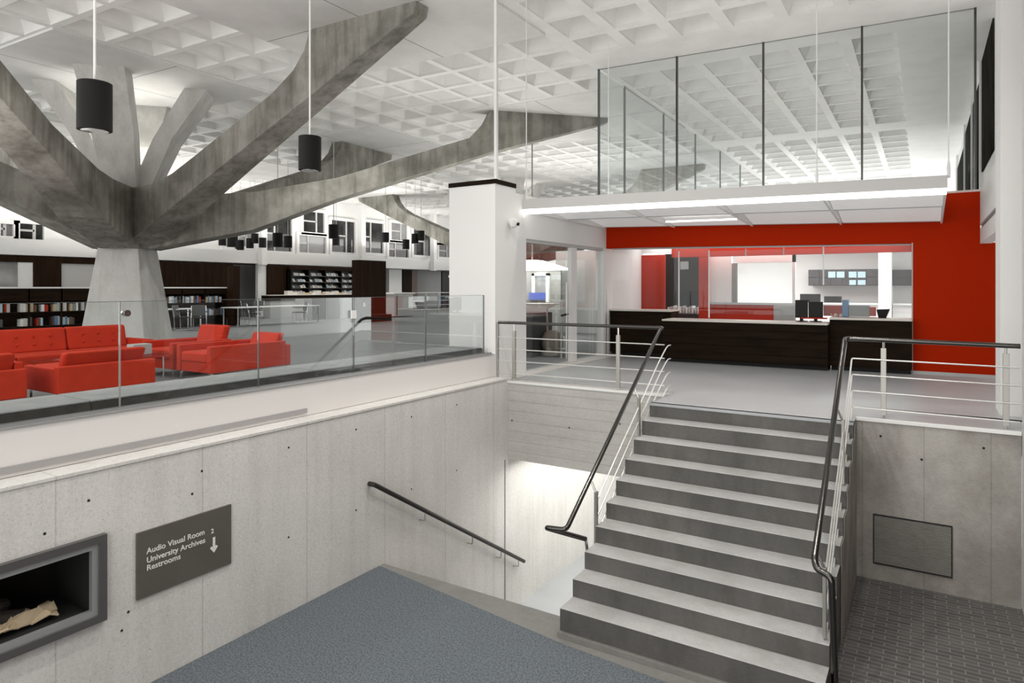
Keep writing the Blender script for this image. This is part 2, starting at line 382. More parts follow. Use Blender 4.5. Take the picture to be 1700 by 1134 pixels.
for j in range(-32, -4, 8):
    for i in range(-18, 40, 9):
        jj, ii = j+3, i+4-0
        e0, e1 = EC(jj), EC(jj+5); n0, n1 = NC(ii), NC(ii+5)
        if e0 > -4.6 or e0 < -24: continue
        plate.prism([cpt(e0, n0, HC-.04), cpt(e1, n0, HC-.04), cpt(e1, n1, HC-.04), cpt(e0, n1, HC-.04)], (0, 0, .08))
        g = .008
        for t in (.5,):
            ce = e0+(e1-e0)*t; cn = n0+(n1-n0)*t
            seams.poly([cpt(ce-g, n0, HC-.041), cpt(ce+g, n0, HC-.041), cpt(ce+g, n1, HC-.041), cpt(ce-g, n1, HC-.041)])
            seams.poly([cpt(e0, cn-g, HC-.041), cpt(e1, cn-g, HC-.041), cpt(e1, cn+g, HC-.041), cpt(e0, cn+g, HC-.041)])
struct('ceiling_plate', plate, M['plate'])
struct('trim_6', seams, M['seam'], 'joint lines across the flat ceiling plates')
# flat band over the glass line and the coffers of the room behind it
fb = MB(); fb.poly([cpt(EC(0), 9.36), cpt(1.3, 9.36), cpt(1.3, 10.60), cpt(EC(0), 10.60)])
fb.poly([cpt(EC(0), N2(0)), cpt(E2(0), N2(0)), cpt(E2(0), 9.36), cpt(EC(0), 9.36)])
fb.poly([cpt(EC(6)+.04, 10.6), cpt(1.3, 10.6), cpt(1.3, 30), cpt(EC(6)+.04, 30)])
fb.poly([cpt(E2(8), N2(0)), cpt(3.2, N2(0)), cpt(3.2, 9.36), cpt(E2(8), 9.36)])
rm = MB(); n = 10.60; cnt = 0
while n < 29:
    for j in range(0, 6): cell(rm, EC(j)+.04, EC(j+1)+.04, n, n+.745, .07, .03, .62)
    rm.poly([cpt(EC(0), n), cpt(EC(0)+.04, n), cpt(EC(0)+.04, n+.745), cpt(EC(0), n+.745)])
    n += .745; cnt += 1
    if cnt % 8 == 0:
        fb.poly([cpt(EC(0), n), cpt(EC(6)+.04, n), cpt(EC(6)+.04, n+.75), cpt(EC(0), n+.75)]); n += .75
struct('ceiling_flat', fb, M['ceil']); struct('ceiling_room', rm, M['ceil'])

# ================================================================== CONCRETE TREES
AX_B = [(.6, 2.45), (4.5, 4.15), (7.0, 5.2), (9.5, 6.27), (9.55, 6.5)]
AX_T = [(6.97, 6.5), (6.8, 6.1), (6.5, 5.76), (5.9, 5.40), (3.36, 4.37), (2.58, 4.07), (1.83, 3.90), (.2, 3.86)]
DG_B = [(.6, 2.45), (3.0, 2.97), (5.1, 3.84), (9.3, 5.3), (12.75, 6.33), (12.8, 6.5)]
DG_T = [(9.25, 6.5), (9.05, 6.1), (8.64, 5.65), (7.7, 5.32), (5.1, 4.4), (3.1, 3.96), (2.3, 3.88), (.2, 3.86)]
def arm(root, th, B, T, w0, w1):
    c, s = cos(th), sin(th); rmax = B[-1][0]
    prof = B+T; A = []; Bb = []
    for r, z in prof:
        h = (w0+(w1-w0)*min(1, r/rmax))/2
        A.append((root[0]+c*r-s*h, root[1]+s*r+c*h, z)); Bb.append((root[0]+c*r+s*h, root[1]+s*r-c*h, z))
    return MB().loft(A, Bb)
def tree(cx, cy, label, axes, diags, uprights=True, twist=None):
    t = thing('concrete_tree_column', label, 'column', (cx, cy, 0), 'branching concrete columns')
    # trunk: flared pier, turned so that a broad face looks at the stair
    a = radians(-27)+math.atan2(cy, cx)+pi/2
    def rect(w, d, z, ox=0, oy=0):
        ca, sa = cos(a), sin(a); return [(cx+ca*x-sa*y, cy+sa*x+ca*y, z) for x, y in ((-w/2, -d/2), (w/2, -d/2), (w/2, d/2), (-w/2, d/2))]
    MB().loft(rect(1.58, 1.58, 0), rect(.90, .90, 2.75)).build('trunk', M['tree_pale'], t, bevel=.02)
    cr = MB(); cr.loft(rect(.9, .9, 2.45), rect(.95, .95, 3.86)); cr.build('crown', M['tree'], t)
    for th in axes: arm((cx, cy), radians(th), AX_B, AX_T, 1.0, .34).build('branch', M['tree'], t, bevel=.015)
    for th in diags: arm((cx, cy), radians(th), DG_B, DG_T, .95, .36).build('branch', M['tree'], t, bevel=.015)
    if uprights:
        for q in range(4):
            th = radians(45+90*q); c, s = cos(th), sin(th)
            def P(r, z, h): return (cx+c*r-s*h, cy+s*r+c*h, z)
            lo, mid, hi = (.05, .50, 3.70, .34), (.70, 1.12, 5.2, .46), (1.42, 1.95, HC-.03, .52)
            m = MB()
            for (ra, rb, z0, h0), (rc, rd, z1, h1) in ((lo, mid), (mid, hi)):
                m.loft([P(ra, z0, -h0), P(rb, z0, -h0), P(rb, z0, h0), P(ra, z0, h0)], [P(rc, z1, -h1), P(rd, z1, -h1), P(rd, z1, h1), P(rc, z1, h1)])
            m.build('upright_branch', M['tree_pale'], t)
    return t
TX, TY = -16.974, 8.95
tree(TX, TY, 'big branching concrete column standing behind the red sofas', (0, 90, -90, 180), (45, -45))
tree(-17.0, 26.6, 'distant branching concrete column hidden behind the white pier', (0, 180, 90), (45,), True)
for i, (x, y) in enumerate(((TX, TY), (-17.0, 26.6))):
    l = bpy.data.lights.new('tree_uplight', 'POINT'); l.energy = 95; l.shadow_soft_size = .3; l.color = (1, .97, .93)
    o = bpy.data.objects.new('tree_uplight', l); C.objects.link(o); o.location = (x, y, 4.35)

# ================================================================== WHITE PIER, DOOR WALL
PN = 8.98
struct('wall_column', box(-6.87, PN, 0, -5.93, 9.62, 3.2), M['white'])
cap = MB(); cap.box(-6.88, PN-.012, 3.2, -5.918, 9.62, 3.275); struct('trim_7', cap, M['wood'], 'dark timber strip capping the white pier')
dw = MB(); dw.box(-6.12, 9.62, 0, -5.93, 9.97, 3.12); dw.box(-6.12, 9.97, 2.36, -5.93, 13.3, 3.12); dw.box(-6.12, 13.3, 0, -5.93, 13.66, 3.12)
struct('wall_doorway', dw, M['white'])
# sliding door
dr = thing('door_1', 'clear glass entrance door with white stile and long steel pull', 'door', (-6.0, 11, 0)); dr['kind'] = 'structure'
MB().box(-6.01, 9.98, .02, -5.995, 11.7, 2.33).build('glass_leaf', M['glass'], dr)
MB().box(-6.04, 11.78, 0, -5.96, 12.03, 2.36).build('stile', M['white'], dr)
MB().box(-6.01, 12.05, .02, -5.995, 13.28, 2.33).build('glass_leaf', M['glass'], dr)
MB().box(-6.05, 9.97, 2.30, -5.95, 13.3, 2.36).build('head_rail', M['grey_l'], dr)
h = MB(); h.tube([(-5.9, 11.45, .1), (-5.9, 11.45, 1.6)], .022); h.tube([(-5.9, 11.45, .3), (-6.0, 11.45, .3)], .012); h.tube([(-5.9, 11.45, 1.45), (-6.0, 11.45, 1.45)], .012)
h.build('door_handle', M['steel'], dr, smooth=True)
h = MB(); h.tube([(-6.09, 11.6, .1), (-6.09, 11.6, 1.25)], .022); h.build('door_handle', M['steel'], dr, smooth=True)
MB().tube([(-5.97, 11.55, .98), (-5.9, 11.5, .98), (-5.9, 11.25, .96)], .02).build('lever', M['black'], dr, smooth=True)
# camera on the pier
cm = on_e(849, 371, -5.9)
sc_ = thing('security_camera', 'small white security camera with black lens on the white wall', 'camera', (-5.93, cm.y, cm.z))
MB().lathe((-5.86, cm.y, cm.z-.06), [(.02, -.02), (.06, 0), (.085, .06), (.07, .12), (.02, .15)], 20).build('housing', M['white'], sc_, smooth=True)
MB().tube([(-5.93, cm.y, cm.z+.02), (-5.86, cm.y, cm.z+.02)], .05).build('mount', M['white'], sc_)
MB().tube([(-5.80, cm.y+.0, cm.z-.01), (-5.755, cm.y+.02, cm.z-.02)], .028).build('lens', M['blackp'], sc_)

# ================================================================== GLASS BALUSTRADE
gl = thing('glass_balustrade', 'frameless glass balustrade along the lounge edge above the concrete wall', 'balustrade', (-5.98, 4, .43))
jn = [-1, 3.08, 4.50, 5.88, 7.27, 8.72]
for a, b in zip(jn, jn[1:]):
    p = MB().box(-5.988, a+.006, .44, -5.974, b-.006, 1.375).build('glass_pane', M['glass'], gl)
for a in jn[1:]:
    MB().box(-5.989, a-.005, .44, -5.973, a+.005, 1.375).build('joint', M['joint'] if a > 4 else M['grey'], gl)
MB().box(-5.988, -1, 1.375, -5.974, 8.72, 1.379).build('top_edge', M['joint'], gl)
c1 = on_e(209, 520, -5.96); MB().tube([(-5.99, c1.y, c1.z), (-5.93, c1.y, c1.z)], .03).build('clamp', M['chrome'], gl)
c1 = on_e(587, 522, -5.96); MB().box(-5.97, c1.y-.04, c1.z-.05, -5.95, c1.y+.04, c1.z+.05).build('clamp', M['white'], gl)

# stone bench ledge behind the glass
for a, b in ((-1, 2.9), (2.9, 5.35), (5.35, 6.95), (6.95, 8.85)):
    be = thing('stone_ledge', {-1: 'grey stone ledge behind the glass, leftmost length', 2.9: 'grey stone ledge length before the near red armchair', 5.35: 'grey stone ledge length before the right red armchairs', 6.95: 'grey stone ledge length ending at the white pier'}[a], 'ledge', (-6.3, (a+b)/2, 0), 'stone ledges along the glass')
    MB().box(-6.72, a+.006, .505, -6.10, b-.006, .525).build('top_slab', M['leather'], be, bevel=.012)
    MB().box(-6.66, a+.003, 0, -6.09, b-.003, .505).build('base', M['leather_d'], be)

# ================================================================== RAILINGS
def post(par, e, n, top, zt=.86, m='steel_m'):
    MB().box(e-.028, n-.02, .03, e+.028, n+.02, zt-.06).build('post', M[m], par, bevel=.003)
    MB().tube([(e, n, zt-.08), (e, n, top)], .013, 8).build('pin', M['steel'], par); MB().tube([(e, n, -.02), (e, n, .05)], .013, 8).build('foot_pin', M['steel'], par)
LN = NB+.08
lr = thing('guard_railing', 'steel guard railing above the concrete beam left of the stair', 'railing', (-4.4, LN, 0), 'guard railings at the top of the stair')
ZR = .93; zb = [.115, .31, .50, .69]
MB().tube([(-5.9, LN, ZR), (-3.17, LN, ZR)], .024, 12).build('handrail', M['steel_d'], lr, smooth=True)
for z in zb: MB().tube([(-5.9, LN, z), (-3.10, LN, z)], .0085, 8).build('bar', M['rail_bar'], lr, smooth=True)
post(lr, -5.60, LN, ZR); post(lr, -3.80, LN, ZR)
MB().box(-5.93, LN-.012, 0, -5.90, LN+.012, ZR).build('end_post', M['steel'], lr)
# left stair railing
sl = -RI/TR
ls = thing('stair_railing', 'left stair railing of steel with a looped end over the down stair', 'railing', (EL, 7, -1), 'sloping stair railings')
e0 = -3.12
def zr(n, z0=.93, n0=LN): return z0+(n-n0)*.655
end = on_e(940, 880, e0)
path = fillet([(-3.22, LN, ZR), (e0, LN, ZR), (e0, LN-.12, ZR-.02), (e0, end.y, end.z), (e0-.24, end.y-.03, end.z-.01), (e0+.05, end.y+.36, end.z-.20)], .06)
MB().tube(path, .026, 12).build('handrail', M['steel_d'], ls, smooth=True)
MB().tube([(e0+.05, end.y+.36, end.z-.20), (e0+.05, end.y+.40, end.z-.36)], .016).build('bracket', M['steel'], ls)
nb0 = 6.62
for q, z in enumerate(zb):
    zt = z; dz = ZR-z
    pts = [(-3.02, LN+.02, z), (-3.02, LN-.12, z-.0), (-3.045, LN-.35, z-.09), (-3.045, nb0, on_e(995, 795, -3.045).z-(.64-z)*.92+.0)]
    # keep the bars parallel to the handrail
    zend = (end.z+(nb0-end.y)*((ZR-.02-end.z)/((LN-.12)-end.y)))-dz*.98
    pts[3] = (-3.045, nb0, zend); pts[2] = (-3.045, LN-.4, zend+(LN-.4-nb0)*((ZR-.02-end.z)/((LN-.12)-end.y)))
    MB().tube(fillet(pts, .12), .0085, 8).build('bar', M['rail_bar'], ls, smooth=True)
for n_ in (6.62, 7.9):
    k = int((N0-n_)/TR)+1; zt = end.z+(n_-end.y)*((ZR-.02-end.z)/((LN-.12)-end.y)); zf = -k*RI
    MB().box(-3.06, n_-.025, zf-.30, -3.03, n_+.025, zt-.12).build('post', M['steel_m'], ls, bevel=.003)
    MB().tube([(-3.045, n_, zt-.14), (e0+.02, n_, zt-.02)], .012, 8).build('pin', M['steel'], ls)

RN = 8.66; RZ = .90
rr = thing('guard_railing', 'steel guard railing above the concrete pier right of the stair', 'railing', (0, RN, 0), 'guard railings at the top of the stair')
MB().tube([(-.70, RN, RZ), (.86, RN, RZ-.015)], .026, 12).build('handrail', M['steel_d'], rr, smooth=True)
for z in (.10, .29, .48, .67): MB().tube([(-.70, RN, z), (.86, RN, z-.01)], .0085, 8).build('bar', M['rail_bar'], rr, smooth=True)
post(rr, -.39, RN+.05, RZ); post(rr, .745, RN+.05, RZ)
rs = thing('stair_railing', 'right stair railing of steel ending in a dark newel post', 'railing', (ER, 7, -1), 'sloping stair railings')
re_ = -.775; e1 = on_e(1352, 930, re_)
path = fillet([(-.66, RN, RZ), (re_, RN, RZ), (re_, RN-.1, RZ-.02), (re_, e1.y, e1.z), (re_+.03, e1.y-.05, e1.z-.06), (re_+.14, e1.y-.10, e1.z-.07), (re_+.17, e1.y-.11, ZL+.1)], .05)
MB().tube(path, .028, 12).build('handrail', M['steel_d'], rs, smooth=True)
sR = (RZ-.02-e1.z)/((RN-.1)-e1.y)
for z in (.10, .29, .48, .67):
    dz = RZ-z; nb = 6.1; ze = e1.z+(nb-e1.y)*sR-dz
    MB().tube(fillet([(-.705, RN, z), (-.705, RN-.1, z), (-.705, RN-.35, ze+(RN-.35-nb)*sR), (-.705, nb, ze)], .08), .0085, 8).build('bar', M['rail_bar'], rs, smooth=True)
for n_ in (6.1, 7.6):
    k = int((N0-n_)/TR)+1; zt = e1.z+(n_-e1.y)*sR; zf = -k*RI
    MB().box(-.72, n_-.025, zf+.02, -.69, n_+.025, zt-.12).build('post', M['steel_m'], rs, bevel=.003)
    MB().tube([(-.705, n_, zt-.14), (re_+.02, n_, zt-.02)], .012, 8).build('pin', M['steel'], rs)
# wall handrail
wh = thing('wall_handrail', 'short dark handrail on brackets descending the left concrete wall', 'handrail', (EW, 7.3, -1.8))
A, B = on_e(622, 805, -5.58), on_e(870, 932, -5.58)
MB().tube([A+Vector((-.09, -.0, 0)), A, B], .029, 12).build('rail', M['rail_k'], wh, smooth=True)
for t in (.27, .58, .80, .95):
    p = A.lerp(B, t); MB().tube(fillet([p, p+Vector((0, 0, -.13)), p+Vector((-.095, -.0, -.14))], .02), .009, 8).build('bracket', M['steel'], wh, smooth=True)

# ================================================================== SIGN AND FIREPLACE
sg = thing('wall_sign', 'dark grey direction sign with white lettering and a down arrow', 'sign', (EW, 3.4, -.8))
q = [on_e(225, 884, EW), on_e(226, 997, EW), on_e(382, 934, EW), on_e(381, 838, EW)]
ny0, ny1 = q[0].y, q[2].y; zt, zl = (q[0].z+q[3].z)/2, (q[1].z+q[2].z)/2
MB().box(EW, ny0, zl, EW+.02, ny1, zt).build('plate', M['signp'], sg, bevel=.002)
def text(s, y, z, size, par, m):
    cu = bpy.data.curves.new('lettering', 'FONT'); cu.body = s; cu.size = size; cu.extrude = .001; cu.offset = .0009
    o = bpy.data.objects.new('lettering', cu); C.objects.link(o); cu.materials.append(m)
    bpy.context.view_layer.update(); me = bpy.data.meshes.new_from_object(o.evaluated_get(bpy.context.evaluated_depsgraph_get()))
    bpy.data.objects.remove(o); o = bpy.data.objects.new('lettering', me); C.objects.link(o)
    o.rotation_euler = (pi/2, 0, pi/2); off = Vector(par['_o']); o.location = Vector((EW+.0225, y, z))-off; o.parent = par
    return o
W_ = ny1-ny0
for i, s in enumerate(('Audio Visual Room', 'University Archives', 'Restrooms')):
    p = on_e(243, (918, 933, 946)[i]+2, EW+.02); text(s, p.y, p.z, .069, sg, M['letter'])
p = on_e(350, 886, EW+.02); text('2', p.y, p.z, .06, sg, M['letter'])
p = on_e(355, 905, EW+.02); y, z = p.y, p.z
ar = MB(); X0, X1 = EW+.021, EW+.024
ar.box(X0, y-.012, z-.03, X1, y+.012, z+.075); ar.prism([(X0, y-.04, z-.02), (X0, y-.022, z-.005), (X0, y, z-.035), (X0, y+.022, z-.005), (X0, y+.04, z-.02), (X0, y, z-.07)], (.003, 0, 0))
ar.build('arrow', M['letter'], sg)

fp = thing('fireplace', 'dark recessed firebox with grey metal frame in the left wall', 'fireplace', (EW, 2.2, -.8))
FY0, FY1, FZ0, FZ1 = 1.35, 2.80, -1.20, -.50
f1 = MB(); t = .06
for a in ((FY0, FZ0, FY1, FZ0+t), (FY0, FZ1-t, FY1, FZ1), (FY0, FZ0+t, FY0+t, FZ1-t), (FY1-t, FZ0+t, FY1, FZ1-t)): f1.box(EW-.02, a[0], a[1], EW+.05, a[2], a[3])
f1.build('outer_frame', M['frame'], fp)
f2 = MB(); u = .045; Y0, Y1, Z0, Z1 = FY0+t, FY1-t, FZ0+t, FZ1-t
for a in ((Y0, Z0, Y1, Z0+u), (Y0, Z1-u, Y1, Z1), (Y0, Z0+u, Y0+u, Z1-u), (Y1-u, Z0+u, Y1, Z1-u)): f2.box(EW-.02, a[0], a[1], EW+.03, a[2], a[3])
f2.build('inner_frame', M['frame2'], fp)
MB().box(EW+.002, Y0+u, Z0+u, EW+.006, Y1-u, Z1-u).build('firebox_back', M['dark'], fp)
# the firebox is cut into the wall
wl = bpy.data.objects['wall_left']; cut = MB().box(EW-.60, Y0+.01, Z0+.01, EW+.1, Y1-.01, Z1-.01).build('cutter', M['dark'])
bo = wl.modifiers.new('cut', 'BOOLEAN'); bo.object = cut; bo.solver = 'EXACT'
bpy.context.view_layer.update()
me_new = bpy.data.meshes.new_from_object(wl.evaluated_get(bpy.context.evaluated_depsgraph_get()))
wl.modifiers.clear(); wl.data = me_new; bpy.data.objects.remove(cut)
for o in list(fp.children):
    if o.name.startswith('firebox_back'): bpy.data.objects.remove(o)
fb_ = MB(); D = EW-.62; g_ = .03
fb_.box(D-.02, Y0, Z0, D, Y1, Z1); fb_.box(D, Y0+.012, Z0+.012, EW+.004, Y1-.012, Z0+g_); fb_.box(D, Y0+.012, Z1-g_, EW+.004, Y1-.012, Z1-.012)
fb_.box(D, Y0+.012, Z0+.012, EW+.004, Y0+g_, Z1-.012); fb_.box(D, Y1-g_, Z0+.012, EW+.004, Y1-.012, Z1-.012)
fb_.build('firebox', M['dark'], fp)
lg = MB()
for i, (yy, zz, an) in enumerate(((1.9, .07, .3), (2.05, .2, -.4), (1.8, .3, .5), (2.15, .10, .1))):
    lg.tube([(EW-.3-.18*sin(an), yy-.22, Z0+zz), (EW-.27, yy, Z0+zz+.03), (EW-.3+.18*sin(an), yy+.2, Z0+zz-.02)], [.05, .065, .05], 9)
tag(lg.build('firewood', M['log']), 'charred logs heaped inside the firebox', 'firewood', kind='stuff')
pp = MB(); rnd = random.Random(4); cols = 7; rows = 4; base = [[None]*cols for _ in range(rows)]
for r in range(rows):
    for c in range(cols):
        base[r][c] = (EW-.10-r*.07+rnd.uniform(-.02, .02), 1.98+c*.09+rnd.uniform(-.02, .02), Z0+.05+rnd.uniform(0, .07)+.05*(r == 2))
for r in range(rows-1):
    for c in range(cols-1):
        pp.poly([base[r][c], base[r][c+1], base[r+1][c+1]]); pp.poly([base[r][c], base[r+1][c+1], base[r+1][c]])
po = pp.build('crumpled_paper', M['paper']); po.modifiers.new('s', 'SOLIDIFY').thickness = .012
tag(po, 'crumpled beige paper lying in front of the logs in the firebox', 'paper')

# vent grille on the pier
vg = thing('vent_grille', 'recessed grey louvred grille in the right concrete pier', 'grille', (-.1, 8.56, -1.36))
v0, v1, w0, w1 = -.475, .255, -1.63, -1.09
g = MB(); g.box(v0-.012, 8.548, w0-.012, v1+.012, 8.562, w0); g.box(v0-.012, 8.548, w1, v1+.012, 8.562, w1+.012); g.box(v0-.012, 8.548, w0, v0, 8.562, w1); g.box(v1, 8.548, w0, v1+.012, 8.562, w1); g.build('frame', M['dark'], vg)
g = MB()
for i in range(26):
    z = w0+(i+.5)*(w1-w0)/26; g.prism([(v0, 8.552, z-.007), (v0, 8.546, z+.005), (v0, 8.560, z+.007)], (v1-v0, 0, 0))
g.build('louvres', M['grille'], vg)

# ================================================================== CANOPY
ca = thing('canopy', 'long white suspended canopy of baffles and light tubes over the desk', 'canopy', (-3, 12, 2.9))
CX0, CX1, CNB = -5.93, .28, 13.36
def fn(e): return 9.84+(e+6)*.153
ZB, ZT = 2.81, 3.04
rear = .0
def zb_(e, n):   # the canopy dips a little towards the back right
    t = (n-fn(e))/(CNB-fn(e)); return ZB-.02*t-.20*t*(e-CX0)/(CX1-CX0)
b = MB(); b.loft([(CX0, fn(CX0), ZB+.055), (CX0, fn(CX0)+.05, ZB+.055), (CX0, fn(CX0)+.05, ZT), (CX0, fn(CX0), ZT)], [(CX1, fn(CX1), ZB+.055), (CX1, fn(CX1)+.05, ZB+.055), (CX1, fn(CX1)+.05, ZT), (CX1, fn(CX1), ZT)])
b.build('front_fascia', M['grey_wall'], ca)
bays = [CX0+i*(CX1-CX0)/4 for i in range(5)]
for i, e in enumerate(bays):
    ee = min(max(e, CX0+.02), CX1-.02); n0_ = fn(ee)+.05
    b = MB(); b.loft([(ee-.015, n0_, zb_(ee, n0_)+.02), (ee+.015, n0_, zb_(ee, n0_)+.02), (ee+.015, n0_, ZT), (ee-.015, n0_, ZT)],
                     [(ee-.015, CNB, zb_(ee, CNB)), (ee+.015, CNB, zb_(ee, CNB)), (ee+.015, CNB, ZT-.05), (ee-.015, CNB, ZT-.05)])
    b.build('divider', M['white'], ca)
for i in range(4):
    a, d = bays[i]+.03, bays[i+1]-.03
    for q, (t0, t1, up0, up1) in enumerate(((.05, .47, .20, .035), (.55, .97, .20, .03))):
        P = []
        for e in (a, d):
            f0, f1_ = fn(e)+(CNB-fn(e))*t0, fn(e)+(CNB-fn(e))*t1
            P.append([(e, f0, zb_(e, f0)+up0), (e, f1_, zb_(e, f1_)+up1), (e, f1_, zb_(e, f1_)+up1+.02), (e, f0, zb_(e, f0)+up0+.02)])
        MB().loft(P[0], P[1]).build('baffle', M['baffle_glow'], ca)
        g0, g1 = P[0][1], P[1][1]
        MB().loft([(g0[0], g0[1], g0[2]-.012), (g0[0], g0[1]+.02, g0[2]-.012), (g0[0], g0[1]+.02, g0[2]+.03), (g0[0], g0[1], g0[2]+.03)],
                  [(g1[0], g1[1], g1[2]-.012), (g1[0], g1[1]+.02, g1[2]-.012), (g1[0], g1[1]+.02, g1[2]+.03), (g1[0], g1[1], g1[2]+.03)]).build('baffle_gap', M['slot'], ca)  # dark strip added to paint the dark gap behind each baffle
    e = (a+d)/2
    L0, L1 = bays[i]+.01, bays[i+1]-.01
    MB().loft([(L0, fn(L0)+.005, ZB-.03), (L0, fn(L0)+.06, ZB-.03), (L0, fn(L0)+.06, ZB+.05), (L0, fn(L0)+.005, ZB+.05)],
              [(L1, fn(L1)+.005, ZB-.03), (L1, fn(L1)+.06, ZB-.03), (L1, fn(L1)+.06, ZB+.05), (L1, fn(L1)+.005, ZB+.05)]).build('light_tube', M['tube'], ca)
    if i == 1:
        f0 = 12.45; MB().tube([(a+.1, f0, zb_(a, f0)+.02), (d-.05, f0, zb_(d, f0)+.03)], .016, 8).build('light_tube', M['tube'], ca)
tp = MB(); tp.poly([(CX0, fn(CX0)+.05, ZT-.01), (CX1, fn(CX1)+.05, ZT-.01), (CX1, CNB, ZT-.06), (CX0, CNB, ZT-.06)]); tp.build('top_sheet', M['white'], ca).modifiers.new('s', 'SOLIDIFY').thickness = .02
for px, py, n_ in ((871, 331, None), (1010, 321, 12.2), (1355, 290, None), (1575, 280, None)):
    if n_ is None:
        a_, b_, c_ = _ray(px, py); k = (9.84+6*.153)/(b_-.153*a_); e_, n__ = a_*k, b_*k+.06
    else:
        v = on_n(px, py, n_); e_, n__ = v.x, n_
    cb = MB(); cb.tube([(e_, n__, ZT-.03), (e_, n__, HC+.05)], .009, 8); cb.lathe((e_, n__, ZT), [(.022, -.03), (.022, .12), (.012, .2)], 12)
    tag(cb.build('hanger_rod', M['white'], smooth=True), {871: 'thin hanger rod at the left end of the white canopy', 1010: 'thin hanger rod rising from the middle of the canopy', 1355: 'pale hanger rod right of the canopy middle', 1575: 'pale hanger rod at the right end of the canopy'}[px], 'rod', 'canopy hanger rods')

# ================================================================== RED DESK ROOM
RW = 13.42
rw = MB(); rw.box(-5.95, RW, 2.36, -.16, RW+.2, 3.10); rw.box(-.16, RW, .055, 1.01, RW+.2, 2.24); rw.box(-.16, RW, 2.24, .80, RW+.2, 3.10)
struct('wall_red', rw, M['red_wall'])
rf2 = MB(); rf2.loft([(-5.95, RW-.005, 2.375), (-5.95, RW+.19, 2.375), (-5.95, RW+.19, 2.40), (-5.95, RW-.005, 2.40)], [(-.16, RW-.005, 2.27), (-.16, RW+.19, 2.27), (-.16, RW+.19, 2.45), (-.16, RW-.005, 2.45)])
struct('wall_red_lintel', rf2, M['red_wall'])
struct('baseboard_right', box(-.16, RW-.01, 0, 1.01, RW+.2, .055), M['grey_l'])
struct('ceiling_desk_room', box(-6.1, RW+.2, 2.72, 1.0, 20.5, 3.1), M['white'])
# opening edge trim
struct('trim_8', MB().box(-.175, RW-.012, .0, -.155, RW+.2, 2.28), M['grey_l'], 'pale metal edge of the desk opening')
BN = 19.6
struct('wall_back', box(-10.5, BN, 0, 4, BN+.2, 2.72), M['white'])
struct('wall_desk_left', box(-6.12, 13.66, 0, -5.95, 20, 2.72), M['white'])
# inner partition, red below and glazed above
PNn = 16.0
pl_, pr_ = on_n(1176, 503, PNn), on_n(1320, 527, PNn)
ip = MB(); ip.box(pl_.x-.02, PNn, 0, pr_.x, PNn+.12, pl_.z-.03); struct('wall_inner_red', ip, M['red_in'])
wi = thing('window_1', 'white framed interior window above the low red wall', 'window', (pl_.x, PNn, pl_.z)); wi['kind'] = 'structure'
zh = on_n(1176, 424, PNn).z
f = MB(); f.box(pl_.x-.02, PNn-.04, pl_.z-.03, pr_.x, PNn+.16, pl_.z+.02); f.build('sill', M['frame2'], wi)
xx = on_n(1223, 440, PNn).x; f = MB(); f.box(pl_.x, PNn, pl_.z+.02, xx-.12, PNn+.12, zh); f.box(xx, PNn, on_n(1223, 437, PNn).z, pr_.x, PNn+.12, zh); f.box(pr_.x-.06, PNn, pl_.z, pr_.x, PNn+.12, zh)
f.build('window_frame', M['white'], wi)
MB().box(xx-.12, PNn+.02, pl_.z+.02, xx, PNn+.1, on_n(1223, 437, PNn).z).build('jamb', M['grey'], wi)
MB().box(xx, PNn+.05, pl_.z+.02, pr_.x-.06, PNn+.06, on_n(1223, 437, PNn).z).build('pane', M['glass'], wi)
# red header beam inside
a_, b_ = on_n(1115, 424, 15.4), on_n(1513, 424, 15.4)
struct('wall_header_red', box(a_.x, 15.4, a_.z-.05, -.0, 15.6, 2.72), M['red_in'])
a_, b_ = on_n(1160, 424, 15.9), on_n(1176, 530, 15.9)
struct('wall_red_pilaster', box(a_.x, 15.9, 0, b_.x, 16.1, 2.6), M['red_in'])
# left: sliding red door panel and dark glazed opening with display shelf
a_, b_ = on_n(1063, 424, 15.6), on_n(1104, 520, 15.6)
dp = thing('door_2', 'matt red door panel beside the dark glazed office', 'door', (a_.x, 15.6, 0)); dp['kind'] = 'structure'
MB().box(a_.x, 15.6, 0, b_.x, 15.65, a_.z).build('panel', M['red_in'], dp)
MB().box(a_.x-.06, 15.6, 0, a_.x, 15.68, a_.z+.05).build('jamb', M['white'], dp)
struct('wall_desk_inner', box(-6.0, 15.62, 0, a_.x-.06, 15.7, 2.72), M['white'])
struct('wall_desk_inner_head', box(a_.x-.06, 15.62, a_.z+.05, on_n(1115, 424, 15.62).x, 15.7, 2.72), M['white'])
c_, d_ = on_n(1104, 422, 16.3), on_n(1162, 522, 16.3)
struct('window_2', box(c_.x, 16.3, .9, d_.x, 16.34, c_.z), M['blackp'])
struct('wall_office_dark', box(c_.x, 16.28, 0, d_.x, 16.36, .9), M['grey_d'])
bn = on_n(1110, 518, 16.1)
for q in range(11):
    x = on_n(1108+q*5, 518, 16.1).x
    tag(box(x, 16.1, bn.z-.02, x+.05, 16.26, bn.z+.12+.02*(q % 3)).build('book', M['grey_l'] if q % 2 else M['white']), 'pale spine in the row behind the left counter glass', 'book', 'pale books behind the left counter')
struct('trim_9', box(c_.x, 16.05, bn.z-.05, d_.x, 16.28, bn.z-.02), M['grey_d'], 'dark shelf carrying the row of pale books')
nt_ = on_n(1127, 434, RW); nt2 = on_n(1141, 447, RW)
tag(box(nt_.x, RW+.09, nt2.z, nt2.x, RW+.095, nt_.z).build('paper_notice', M['grey_l']), 'small pale notice taped to the counter glass', 'notice')

